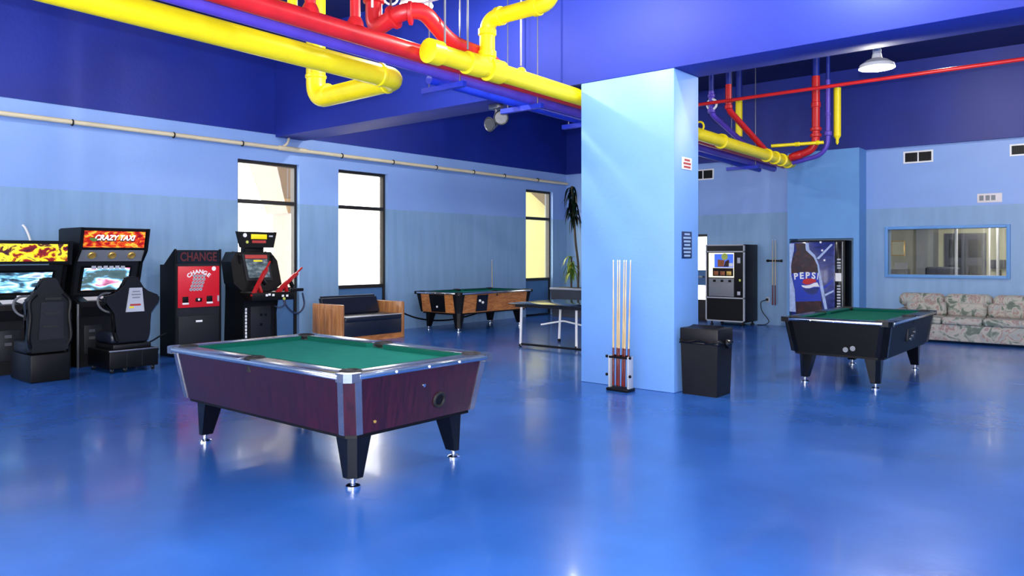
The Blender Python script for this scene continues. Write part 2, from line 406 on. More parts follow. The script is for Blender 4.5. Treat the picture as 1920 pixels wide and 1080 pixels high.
# ------------------------------------------------------------------ outdoors, seen through the windows
struct('ground_outside', bx(-40, XL-.31, -20, 40, -.25, -.12), 'pale_ground', smooth=False, label='pale paved ground outside the windows')
def pier(name, lab, x0, x1, y0, y1, z1, m):
    o = tag(obj(name, bx(x0, x1, y0, y1, -.12, z1, bev=.02), m), lab, 'pier')
    return o
pier('stucco_pier', 'tan stucco pier outside the window behind the gun game', -14.0, -12.45, 9.0, 9.35, 3.6, 'tan')
pier('stucco_pier', 'broad tan stucco wall end outside the window by the plant', -16.5, -12.45, 16.9, 17.3, 4.2, 'cream_stucco')
# sloping soffit braces of the outside canopy
tag(obj('canopy_spandrel', pz([(-14.85, 3.75), (-14.27, 2.79), (-14.0, 2.4), (-12.45, 2.4), (-12.45, 3.75)], 'xz', 8.86, 8.995), 'tan'), 'tan sloping spandrel on the stucco pier outside the gun game window', 'spandrel')
tag(obj('canopy_brace', pz([(-13.75, 3.75), (-13.16, 2.69), (-12.45, 2.69), (-12.45, 3.75)], 'xz', 8.7, 8.85), 'tan_dark'), 'sloping brown canopy brace outside the window behind the gun game', 'brace')
tag(obj('canopy_brace', pz([(-12.45, 4.1), (-14.2, 4.1), (-12.45, 2.75)][::-1], 'xz', 16.6, 16.89), 'tan_dark'), 'sloping brown canopy brace outside the window by the plant', 'brace')

# =================================================================== PIPES
def pipe(name, label, pts, r, m, fil=.16, couplings=(), cat='pipe', group=None, seg=18):
    root = thing(name, label, cat, (0, 0, 0), 0, group)
    obj('pipe_run', tube(NB(), fillet(pts, fil, 8), r, seg), m, root)
    for c, d, L, rr in couplings:
        d = Vector(d).normalized(); c = Vector(c)
        obj('coupling', lathe(NB(), [(r, -L/2-.012), (rr, -L/2), (rr, L/2), (r, L/2+.012)], c, d, seg), m, root)
    return root
Y, X, Z = (0, 1, 0), (1, 0, 0), (0, 0, 1)
# big yellow pipe that turns towards the wall and then up
pipe('yellow_pipe', 'thick yellow pipe that turns toward the wall and then straight up',
     [(-6.42, -2, 3.68), (-6.42, 5.72, 3.52), (-7.95, 5.72, 3.50), (-7.95, 5.72, ZC)], .118, 'yellow', .2,
     [((-7.70, 5.72, 3.53), X, .03, .13), ((-6.62, 5.72, 3.52), X, .03, .13), ((-7.95, 5.72, 3.78), Z, .03, .13), ((-6.42, 5.45, 3.526), Y, .03, .13)])
# yellow header beside the column
yh = pipe('yellow_header_pipe', 'thick yellow pipe with capped end running past the column',
     [(-5.49, 5.3, 3.597), (-5.49, 15.4, 3.415)], .1, 'yellow', .1,
     [((-5.49, 5.36, 3.596), Y, .16, .125), ((-5.49, 5.95, 3.585), Y, .22, .122), ((-5.49, 6.28, 3.579), Y, .22, .128)] +
     [((-5.49, y, 3.597-.018*(y-5.3)), Y, .05, .128) for y in (9.6, 12.1, 14.1, 14.5, 14.85, 15.2)])
obj('riser', tube(NB(), fillet([(-5.5, 6.18, 3.6), (-5.5, 6.18, 4.12), (-4.62, 6.18, 4.12), (-4.62, 6.18, ZC)], .16, 8), .085, 18), 'yellow', yh)
for c, d in (((-5.5, 6.18, 3.74), Z), ((-5.5, 6.18, 3.98), Z), ((-5.32, 6.18, 4.12), X), ((-4.82, 6.18, 4.12), X)):
    obj('coupling', lathe(NB(), [(.085, -.04), (.1, -.03), (.1, .03), (.085, .04)], c, d, 18), 'yellow', yh)
for y in (6.75, 11.3):
    obj('hanger_ring', torus(NB(), (-5.5, y, 3.62), Y, .075, .016, 18, 6), 'yellow', yh)
# red main with its branch and risers
rm = pipe('red_main_pipe', 'thick red pipe running between the yellow and purple pipes', [(-5.71, -2, 3.762), (-5.71, 15.6, 3.427)], .09, 'red')
for y in (4.05, 4.55):
    obj('riser', tube(NB(), [(-5.71, y, 3.66), (-5.71, y, 3.98)], .05, 14), 'red', rm); obj('collar', lathe(NB(), [(.085, 0), (.075, .05), (.056, .09)], (-5.71, y, 3.70), Z, 16), 'red', rm)
rb = pipe('red_branch_pipe', 'red branch pipe with flanges arching up behind the yellow cap',
     [(-5.69, 6.75, 3.62), (-5.64, 6.3, 3.77), (-5.64, 5.75, 3.80), (-5.64, 5.35, 4.05), (-5.75, 5.15, 4.0), (-6.1, 5.1, 3.86), (-6.1, 5.1, ZC)], .085, 'red', .16,
     [((-5.70, 5.24, 4.0), (1, .8, 0), .03, .12), ((-5.84, 5.14, 3.96), (1, .2, .3), .03, .12), ((-6.1, 5.1, 4.18), Z, .05, .11), ((-6.1, 5.1, 4.3), Z, .03, .1)])
# flanged valve with its handwheel
obj('valve_wheel', torus(NB(), (-5.95, 5.2, 4.2), (1, -1, 0), .07, .012, 20, 6), 'white', rb)
obj('valve_stem', tube(NB(), [(-5.9, 5.15, 3.95), (-5.95, 5.2, 4.2)], .012), 'steel', rb)
obj('bolt', tube(NB(), [(-5.98, 4.98, 4.05), (-5.98, 4.98, 4.5)], .012, 8), 'white', rb)
obj('bolt', tube(NB(), [(-6.22, 4.98, 4.05), (-6.22, 4.98, 4.5)], .012, 8), 'white', rb)
obj('clamp_bar', bx(-6.26, -5.94, 4.96, 5.0, 4.2, 4.24), 'white', rb)
pipe('purple_main_pipe', 'long purple pipe running under the red pipe', [(-5.93, -2, 3.719), (-5.93, 15.6, 3.349)], .065, 'purple')
pipe('blue_main_pipe', 'long dark blue pipe lying beside the purple pipe', [(-6.2, 5.98, 3.536), (-6.2, 15.5, 3.337)], .05, 'blue_pipe')
pipe('purple_riser_pipe', 'short purple riser standing above the red pipe', [(-5.71, 4.55, 4.0), (-5.71, 4.55, ZC)], .085, 'purple', .05, [((-5.71, 4.55, 4.02), Z, .04, .1)])
pipe('red_riser_pipe', 'slim red riser rising to the ceiling beside the purple one', [(-5.71, 4.05, 4.0), (-5.71, 4.05, ZC)], .055, 'red', .05)
pipe('yellow_riser_pipe', 'slim yellow riser beside the slim red riser', [(-5.88, 3.98, 3.73), (-5.88, 3.98, ZC)], .045, 'yellow', .05)
# trapeze struts with threaded rods
for k, y in enumerate((6.1, 7.5, 8.85, 11.6, 14.4)):
    root = thing('pipe_trapeze', 'blue steel strut slung under the row of parallel pipes', 'pipe hanger', (0, 0, 0), 0, 'trapeze struts under the pipes')
    zs = 3.677-.021*y-.072
    obj('strut', bx(-6.42, -5.76, y-.03, y+.03, zs-.06, zs), 'blue_pipe', root, False)
    if not 7.7 < y < 8.4:
        for x in (-6.32, -5.832): obj('threaded_rod', tube(NB(), [(x, y, zs-.04), (x, y, ZC)], .008, 6), 'steel', root)
# hanger rods left of the yellow riser
for x, y in ((-5.52, 5.55), (-5.49, 5.86), (-5.49, 6.75)):
    tag(obj('hanger_rod', tube(NB(), [(x, y, 3.725), (x, y, ZC)], .011, 8), 'grey'), 'pale hanger rod dropping from the ceiling to the pipes', 'rod', 'hanger rods above the yellow header')
tag(obj('ceiling_cable', tube(NB(), curve([(-6.25, 5.6, 4.28), (-5.9, 5.75, 4.3), (-5.6, 5.9, 4.42), (-5.35, 6.0, 4.7), (-5.3, 6.0, ZC)]), .012, 8), 'light_grey'), 'pale cable looping above the red branch pipe', 'cable')
# the group of pipes beyond the column
def drop(name, label, pts, r, m, top, fil=.25, couplings=()):
    root = pipe(name, label, pts, r, m, fil, couplings)
    if top: obj('upper_run', tube(NB(), [pts[0], (pts[0][0], pts[0][1], ZC)], r*.9, 16), 'navy', root)
    return root
drop('red_drop_pipe', 'thick red pipe dropping beside a yellow sleeve and bending to the header', [(-4.88, 15, 5.0), (-4.88, 15, 3.60), (-5.37, 15, 3.47)], .075, 'red', True, .22,
     [((-4.88, 15, 4.45), Z, .08, .088), ((-4.88, 15, 3.98), Z, .05, .105), ((-4.88, 15, 3.86), Z, .05, .105), ((-5.24, 15, 3.505), (1, 0, .25), .16, .082)])
drop('purple_drop_pipe', 'slim purple pipe dropping beside the thick red drop', [(-4.66, 15.02, 4.9), (-4.66, 15.02, 3.50), (-5.36, 15.1, 3.38)], .042, 'purple', True, .3,
     [((-4.66, 15.02, 3.88), Z, .07, .07), ((-4.66, 15.02, 4.25), Z, .04, .05)])
drop('yellow_sleeve_pipe', 'yellow sleeve pipe ending in a point by the purple drop', [(-4.53, 15.15, 4.75), (-4.53, 15.15, 3.83)], .068, 'yellow', False)
obj('tip', lathe(NB(), [(.068, 0), (.03, -.06), (.03, -.12), (.01, -.16)], (-4.53, 15.15, 3.83), Z, 16), 'yellow', bpy.data.objects['yellow_sleeve_pipe'])
drop('yellow_sleeve_pipe', 'yellow sleeve pipe behind the slanting red pipe', [(-6.36, 14.85, 4.73), (-6.36, 14.85, 3.97)], .07, 'yellow', True)
drop('red_slant_pipe', 'red pipe dropping then slanting down to the yellow header', [(-5.72, 12.9, 4.6), (-5.72, 12.9, 4.15), (-5.60, 14.3, 3.57)], .055, 'red', True, .12,
     [((-5.72, 12.9, 4.3), Z, .03, .085), ((-5.72, 12.9, 4.2), Z, .05, .07)])
o = drop('grey_slant_pipe', 'grey-blue pipe with white valve slanting to the yellow header', [(-6.0, 12.8, 4.5), (-6.0, 12.8, 4.1), (-5.84, 14.05, 3.62)], .05, 'purple', True, .12,
     [((-6.0, 12.8, 4.15), Z, .06, .07), ((-6.0, 12.8, 4.42), Z, .04, .065)])
obj('valve_wheel', torus(NB(), (-5.98, 12.78, 4.26), (0, -1, 0), .09, .022, 20, 8), 'white', o)
pipe('thin_yellow_pipe', 'thin yellow pipe with a small valve running behind the red drop', [(-5.6, 14.6, 3.68), (-4.7, 14.9, 3.70)], .032, 'yellow', .05, [((-5.15, 14.75, 3.69), X, .08, .042), ((-4.8, 14.87, 3.7), X, .04, .045)])
pipe('sprinkler_pipe', 'thin red sprinkler pipe crossing below the ceiling beyond the beam', [(-6.6, 12, 4.12), (XR, 12, 4.16)], .028, 'red', .05)

# cream conduit along the left wall, with clamps and its feed
cr = thing('wall_conduit', 'cream conduit clamped along the long wall above the windows', 'conduit')
obj('pipe_run', tube(NB(), [(XL+.1, YF, 3.49), (XL+.1, YB-.1, 3.46)], .035, 14), 'cream', cr)
for y in (4.37, 5.86, 7.06, 9.16, 10.46, 11.7, 12.9, 14.0, 15.3):
    bm = torus(NB(), (XL+.1, y, 3.47), Y, .04, .011, 16, 6); box(bm, XL, XL+.07, y-.02, y+.02, 3.455, 3.49)
    obj('clamp', bm, 'black', cr)
obj('tee', tube(NB(), [(XL+.1, 7.78, 3.475), (XL+.1, 8.35, 3.475)], .046, 14), 'cream', cr)
obj('branch', tube(NB(), curve([(XL+.1, 7.84, 3.49), (XL+.12, 7.94, 3.58), (XL+.09, 8.0, 3.72)]), .022, 10), 'cream', cr)
tag(obj('wall_wire_duct', bx(XL+.03, XL+.065, 7.985, 8.02, 3.72, ZC), 'navy', None, False), 'thin blue vertical duct rising from the cream conduit to the ceiling', 'duct')

# twin emergency spotlights below the beam
sp = thing('emergency_spotlight', 'twin round metal spotlight heads under the blue beam', 'spotlight', (-7.0, 8.05, 3.67))
obj('base', bx(-.09, .09, -.06, .06, -.07, 0, bev=.01), 'steel', sp)
obj('stem', tube(NB(), [(0, 0, -.05), (0, 0, -.16)], .02), 'steel', sp)
for dx, ax in ((-.09, Vector((-.1, -1, -.25))), (.11, Vector((.75, -.8, -.2)))):
    c = Vector((dx, -.02, -.27 if dx < 0 else -.2))
    h = obj('spot_head', lathe(NB(), [(.02, -.13), (.05, -.11), (.07, -.06), (.098, 0), (.105, .015), (.098, .025), (.085, .012)], c, ax, 24), 'spot_metal', sp)
    obj('lens', disc(NB(), c+ax.normalized()*.013, ax, .083, .006, 24), 'spot_metal', h)
    obj('bracket', tube(NB(), [(0, 0, -.13), c-ax.normalized()*.1], .012, 8), 'steel', sp)

# ------------------------------------------------------------------ pendant lamps
def pendant(loc, lab, grp, stem_top=ZC, energy=LAMP):
    x, y, z = loc
    r = thing('pendant_lamp', lab, 'lamp', loc, 0, grp)
    prof = [(.05, .15), (.06, .1), (.12, .075), (.19, .025), (.205, -.02), (.198, -.02), (.18, .02), (.11, .065), (.05, .085)]
    obj('lamp_shade', lathe(NB(), prof, (0, 0, 0), Z, 32), 'lamp_white', r)
    obj('socket', lathe(NB(), [(.045, .13), (.05, .2), (.03, .24)], (0, 0, 0), Z, 20), 'light_grey', r)
    obj('rod', tube(NB(), [(0, 0, .2), (0, 0, stem_top-z)], .01, 8), 'grey', r)
    obj('bulb', lathe(NB(), [(.012, .07), (.03, .05), (.055, .0), (.05, -.035), (.025, -.06), (.004, -.066)], (0, 0, 0), Z, 20), 'bulb', r)
    light('lamp_light', 'POINT', (0, 0, -.11), energy, WARM, .06, r)
G = 'unseen pendant lamps added to brighten the room'  # group of extra lamps, out of view, added for more light
pendant((-2.5, 9.9, 3.84), 'lit white pendant lamp hanging just beyond the blue beam', None)
pendant((-6.75, 6.3, 4.58), 'white pendant lamp hanging above the red branch pipe', None)
for p in ((-4.55, 6.5, 4.62), (-1.9, 7.25, 4.6), (-9.4, 2.6, 4.7), (-9.2, 9.3, 4.75), (-2.4, 13.2, 5.06),   (1.8, 11.5, 4.2), (2.2, 5.0, 4.6), (-2.5, 0.2, 4.6)):
    pendant(p, 'unseen white pendant lamp added under the navy ceiling to brighten the room', G)
pendant((-8.6, 12.2, 4.95), 'unseen white pendant lamp added beyond the beam to brighten the far bay', None, energy=18)  # added weak lamp, kept hidden by the beam
light('office_fill_light', 'AREA', (-2.6, 18.6, 2.7), 40, WARM, .9)  # area light without a fixture, added to light the office

# =================================================================== POOL TABLES
def pool_table(label, loc, rz, L, Wd, body, rail, cloth, strip, corner, legm, kind, hole=None):
    """long axis along local x; floor at z=0"""
    r = thing('pool_table', label, 'pool table', loc, rz)
    hx, hy, zt, zb, ins = L/2, Wd/2, .80, .38, .07
    ch = .055
    def octo(a, b, z, c): return [(-a+c, -b, z), (a-c, -b, z), (a, -b+c, z), (a, b-c, z), (a-c, b, z), (-a+c, b, z), (-a, b-c, z), (-a, -b+c, z)]
    obj('cabinet', loft(NB(), octo(hx-ins-.02, hy-ins-.02, zb, ch), octo(hx-.03, hy-.03, .755, ch)), body, r, False)
    obj('base_lip', loft(NB(), octo(hx-ins-.05, hy-ins-.05, zb-.03, ch), octo(hx-ins-.05, hy-ins-.05, zb, ch)), 'black', r, False)
    # corner strips: two bright strips each side of the chamfer
    for sx in (-1, 1):
        for sy in (-1, 1):
            def P(a, b, z): return (sx*a, sy*b, z)
            T, Bt = (hx-.03, hy-.03), (hx-ins-.02, hy-ins-.02); w = .05; e = .006
            for q in (0, 1):
                if q == 0:   # on the long (y) face
                    lo = [P(Bt[0]-ch-w, Bt[1]-.01, zb), P(Bt[0]-ch, Bt[1]-.01, zb), P(Bt[0]-ch, Bt[1]+e, zb), P(Bt[0]-ch-w, Bt[1]+e, zb)]
                    hi = [P(T[0]-ch-w, T[1]-.01, .75), P(T[0]-ch, T[1]-.01, .75), P(T[0]-ch, T[1]+e, .75), P(T[0]-ch-w, T[1]+e, .75)]
                else:
                    lo = [P(Bt[0]-.01, Bt[1]-ch-w, zb), P(Bt[0]+e, Bt[1]-ch-w, zb), P(Bt[0]+e, Bt[1]-ch, zb), P(Bt[0]-.01, Bt[1]-ch, zb)]
                    hi = [P(T[0]-.01, T[1]-ch-w, .75), P(T[0]+e, T[1]-ch-w, .75), P(T[0]+e, T[1]-ch, .75), P(T[0]-.01, T[1]-ch, .75)]
                obj('corner_strip', loft(NB(), lo, hi), strip, r, False)
    # rails (top boards) with a bright edge moulding, corner castings
    rw = .15; pk = .075
    segs = [((-hx+pk*1.6, -hy), (-pk, -hy+rw)), ((pk, -hy), (hx-pk*1.6, -hy+rw)), ((-hx+pk*1.6, hy-rw), (-pk, hy)), ((pk, hy-rw), (hx-pk*1.6, hy)),
            ((-hx, -hy+pk*1.6), (-hx+rw, hy-pk*1.6)), ((hx-rw, -hy+pk*1.6), (hx, hy-pk*1.6))]
    for (x0, y0), (x1, y1) in segs:
        rl = obj('rail', bx(x0, x1, y0, y1, .757, zt, bev=.006), rail, r)
        # sights
    mo = .008
    for s in (-1, 1):
        obj('edge_moulding', bx(-hx+.1, hx-.1, s*hy-mo*(s < 0), s*hy+mo*(s > 0), .762, .792, bev=.003), 'chrome', r)
        obj('edge_moulding', bx(s*hx-mo*(s < 0), s*hx+mo*(s > 0), -hy+.1, hy-.1, .762, .792, bev=.003), 'chrome', r)
    for s in (-1, 1):      # sights on the mouldings
        for k in range(1, 4):
            obj('bolt_head', disc(NB(), (hx*s+mo*s, -hy+.1+(Wd-.2)*k/4, .777), (s, 0, 0), .009, .004, 10), 'white', r)
    for sx in (-1, 1):
        for sy in (-1, 1):
            bm = NB(); c = (sx*hx, sy*hy)
            poly = [(sx*(hx-.115), sy*(hy+.004)), (sx*(hx-.035), sy*(hy+.004)), (sx*(hx+.004), sy*(hy-.035)), (sx*(hx+.004), sy*(hy-.115)), (sx*(hx-.075), sy*(hy-.115)), (sx*(hx-.115), sy*(hy-.075))]
            prism(bm, poly, 'xy', .745, .803)
            obj('corner_casting', bm, corner, r, False)
            p = obj('pocket', torus(NB(), (sx*(hx-.13), sy*(hy-.13), .79), Z, .06, .02, 24, 8), 'rubber', r)
            obj('pocket_well', disc(NB(), (sx*(hx-.13), sy*(hy-.13), .70), Z, .06, .077), 'rubber', p)
    for sy in (-1, 1):
        p = obj('pocket', torus(NB(), (0, sy*(hy-.09), .79), Z, .06, .02, 24, 8), 'rubber', r)
        obj('pocket_well', disc(NB(), (0, sy*(hy-.09), .70), Z, .06, .077), 'rubber', p)
    # playing bed and cushions
    obj('cloth_bed', bx(-hx+.12, hx-.12, -hy+.12, hy-.12, .73, .762), cloth, r, False)
    cw = .05
    def cushion(p0, p1, n):
        n = Vector((*n, 0)); p0 = Vector((*p0, 0)); p1 = Vector((*p1, 0)); d = (p1-p0).normalized()
        def prof(p, k): return [p+Vector((0, 0, .76)), p+Vector((0, 0, .797)), p+n*cw+d*k+Vector((0, 0, .793)), p+n*(cw-.012)+d*k+Vector((0, 0, .762))]
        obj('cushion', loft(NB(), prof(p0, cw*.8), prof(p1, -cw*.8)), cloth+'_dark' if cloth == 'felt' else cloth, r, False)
    a, b = hx-rw, hy-rw; g = .07; gc = .05
    for s in (-1, 1):
        cushion((-a+gc, s*b), (-g, s*b), (0, -s)); cushion((g, s*b), (a-gc, s*b), (0, -s)); cushion((s*a, -b+gc), (s*a, b-gc), (-s, 0))
    # legs, tapered towards the outside corner, on levelling feet
    for sx in (-1, 1):
        for sy in (-1, 1):
            ox, oy = hx-ins-.1, hy-ins-.1; c = .045
            def ring(w, z, o):
                x1, y1 = ox-o, oy-o; x0, y0 = x1-w, y1-w
                return [(sx*x0, sy*y0, z), (sx*x1, sy*y0, z), (sx*x1, sy*(y1-c), z), (sx*(x1-c), sy*y1, z), (sx*x0, sy*y1, z)]
            lg = obj('leg', loft(NB(), ring(.095, .065, .005), ring(.17, zb-.03, -.005)), legm, r, False)
            fx, fy = sx*(ox-.055), sy*(oy-.055)
            obj('levelling_foot', lathe(NB(), [(.05, 0), (.05, .012), (.04, .02), (.018, .026), (.018, .05), (.03, .055), (.03, .07)], (fx, fy, 0), Z, 20), 'chrome', lg)
    return r
# table near the camera: long side along world x
t1 = pool_table('maroon coin-operated pool table with teal green cloth and chrome corner strips', (-5.07, 3.73, 0), 0, 2.40, 1.42, 'mahogany', 'brushed', 'felt', 'brushed', 'brushed', 'black_gloss', 0)
hx = 1.2; fx = hx-.03-.07*.6
def on_end(z): return 1.2-.03-.06*(.755-z)/.375      # x of the sloped end face at height z
rn = obj('ball_return', torus(NB(), (on_end(.51)+.004, .17, .51), (1, 0, -.16), .05, .012, 24, 8), 'rubber', t1)
obj('return_hole', disc(NB(), (on_end(.51)-.01, .17, .51), (1, 0, -.16), .046, .014), 'black', rn)
obj('lock', disc(NB(), (on_end(.64)-.004, .0, .64), (1, 0, -.16), .012, .012), 'chrome', t1)
obj('lock', disc(NB(), (on_end(.45)-.004, -.42, .45), (1, 0, -.16), .01, .01), 'gold', t1)
# black table: long side along world y
t2 = pool_table('black pool table with dark green cloth in front of the floral sofa', (-2.82, 10.5, 0), PI/2, 2.42, 1.26, 'black', 'black_gloss', 'felt_dark', 'black_gloss', 'black_gloss', 'black_gloss', 1)
# fittings on its ends: local -x faces the camera, local -y faces world +x
obj('coin_slot_plate', bx(-.25, .12, -.592, -.55, .5, .66, bev=.008), 'charcoal', t2)
for x, z in ((.02, .6), (-.08, .56), (-.18, .53)): obj('coin_push', disc(NB(), (x, -.59, z), (0, -1, 0), .026, .02, 14), 'steel', t2)
for y, z in ((-.12, .45), (-.2, .47)): obj('badge', disc(NB(), (-1.155, y, z), (-1, 0, 0), .03, .012, 14), 'grey', t2)
# wooden table by the wall: long side along world y
t3 = pool_table('oak-sided pool table with black corners along the window wall', (-11.14, 12.13, 0), PI/2, 2.4, 1.32, 'oak', 'black_gloss', 'felt', 'black', 'black', 'black', 2)
for sx in (-1, 1):           # wide black corner boards and end panels
    for sy in (-1, 1):
        T, Bt = (1.17, .63), (1.11, .57)
        def P(a, b, z): return (sx*a, sy*b, z)
        obj('corner_board', loft(NB(), [P(Bt[0]-.1, Bt[1]+.004, .38), P(Bt[0]-.055, Bt[1]+.01, .38), P(Bt[0]+.01, Bt[1]-.055, .38), P(Bt[0]+.004, Bt[1]-.1, .38)],
                                       [P(T[0]-.17, T[1]+.004, .755), P(T[0]-.055, T[1]+.012, .755), P(T[0]+.012, T[1]-.055, .755), P(T[0]+.004, T[1]-.17, .755)]), 'black', t3, False)
obj('coin_panel', loft(NB(), [(-1.118, -.2, .39), (-1.118, .2, .39), (-1.09, .2, .39), (-1.09, -.2, .39)], [(-1.178, -.22, .75), (-1.178, .22, .75), (-1.15, .22, .75), (-1.15, -.22, .75)]), 'black', t3, False)
obj('coin_push', disc(NB(), (-1.15, .0, .5), (-1, 0, 0), .022, .012, 14), 'white', t3)
obj('ball_window', loft(NB(), [(-.62, -.6, .40), (-.3, -.6, .40), (-.3, -.55, .40), (-.62, -.55, .40)], [(-.62, -.645, .74), (-.3, -.645, .74), (-.3, -.6, .74), (-.62, -.6, .74)]), 'dark_screen', t3, False)
for x, z in ((-.55, .62), (-.46, .58)): obj('pool_ball', lathe(NB(), [(.002, -.028), (.02, -.02), (.028, 0), (.02, .02), (.002, .028)], (x, -.635, z), Z, 14), 'white', t3)

# =================================================================== CUES
def cue(name, label, base, top, L=1.47, group=None):
    b, t = Vector(base), Vector(top); d = (t-b).normalized()
    r = thing(name, label, 'cue', tuple(b), 0, group)
    P = lambda k: d*(L*k)
    obj('butt', tube(NB(), [P(0), P(.004), P(.3)], [.013, .0148, .0125], 12), 'cue_butt', r)
    obj('shaft', tube(NB(), [P(.3), P(.985)], [.0125, .0065], 12), 'cue_maple', r)
    obj('ferrule', tube(NB(), [P(.985), P(1.0)], [.0067, .0066], 12), 'brass_tip', r)
    obj('bumper', tube(NB(), [P(0)-d*.012, P(0)], [.011, .013], 12), 'rubber', r)
    return r
rk = thing('cue_stand', 'small black floor stand holding pool cues against the column', 'cue stand', (-4.64, 7.52, 0))
obj('base_tray', bx(-.145, .145, -.085, .085, .0, .035, bev=.008), 'black', rk)
for sx in (-1, 1):
    p = obj('side_post', bx(sx*.126-.012, sx*.126+.012, -.05, .05, .035, .40, bev=.004), 'light_grey', rk)
    for z in (.18, .39): obj('knob', lathe(NB(), [(.006, 0), (.018, .01), (.016, .026), (.004, .03)], (sx*.138, -.05, z), (sx, 0, 0), 12), 'black', p)
bm = bx(-.118, .118, -.066, -.056, .375, .40); box(bm, -.118, .118, .056, .066, .375, .40)
obj('holder_ring', bm, 'black', rk)
k = 0
for i, (dx, dy) in enumerate([(-.09, -.012), (-.054, .012), (-.018, -.012), (.018, .012), (.054, -.012), (.09, .012)]):
    b = (-4.64+dx, 7.52+dy, .052); t = (-4.64+dx*1.2, 7.52+dy+.03, 1.5)
    cue('pool_cue', 'maple pool cue with dark red butt upright in the floor stand', b, t, 1.45, 'cues in the floor stand')
cue('pool_cue', 'pool cue leaning on the wall behind the oak-sided table', (-11.72, 13.35, .013), (-11.955, 13.6, 1.47), 1.47)
# rack on the back wall beside the soda machine
wr = thing('wall_cue_rack', 'small black wall rack with cues beside the soda machine', 'cue rack', (-6.3, YB, 1.43))
obj('rack_bar', bx(-.2, .16, -.05, -.02, -.02, .02, bev=.005), 'black', wr)
for x in (-.17, .13): obj('bracket', bx(x-.015, x+.015, -.03, 0, -.03, .03), 'black', wr, False)
for x in (-6.345, -6.285):
    cue('pool_cue', 'pool cue hanging upright in the wall rack by the soda machine', (x, YB-.07, .46), (x, YB-.07, 1.9), 1.44, 'cues in the wall rack')

# =================================================================== TRASH CAN
tc = thing('trash_can', 'black square waste bin with swing lid beside the column', 'trash can', (-3.80, 7.98, 0))
a, b = .22, .19
obj('bin_body', loft(NB(), [(-a+.015, -b+.015, 0), (a-.015, -b+.015, 0), (a-.015, b-.015, 0), (-a+.015, b-.015, 0)], [(-a, -b, .58), (a, -b, .58), (a, b, .58), (-a, b, .58)]), 'black_plastic', tc, False)
bm = bx(-a-.008, a+.008, -b-.008, b+.008, .575, .745, bev=.012)
obj('lid', bm, 'black_plastic', tc)
obj('swing_flap', pz([(-b+.05, .745), (0, .772), (b-.05, .745)], 'yz', -a+.06, a-.06), 'black', tc, False)
obj('lid_band', bx(-a-.013, a+.013, -b-.013, b+.013, .57, .592, bev=.004), 'black_gloss', tc)
# bag edge gathered at the rim
pts = []
for k in range(41):
    t = k/40*2*PI; cx = max(-1, min(1, 1.35*math.cos(t))); cy = max(-1, min(1, 1.35*math.sin(t)))
    pts.append((cx*(a+.014), cy*(b+.014), .60+.012*math.sin(7*t)))
obj('bag_edge', tube(NB(), pts, [.012+.004*math.sin(3*k) for k in range(41)], 8, False), 'black_gloss', tc)
obj('bag_knot', lathe(NB(), [(.01, -.02), (.05, 0), (.055, .03), (.03, .06), (.01, .07)], (a+.02, -.02, .575), (.8, 0, .25), 12), 'black_gloss', tc)

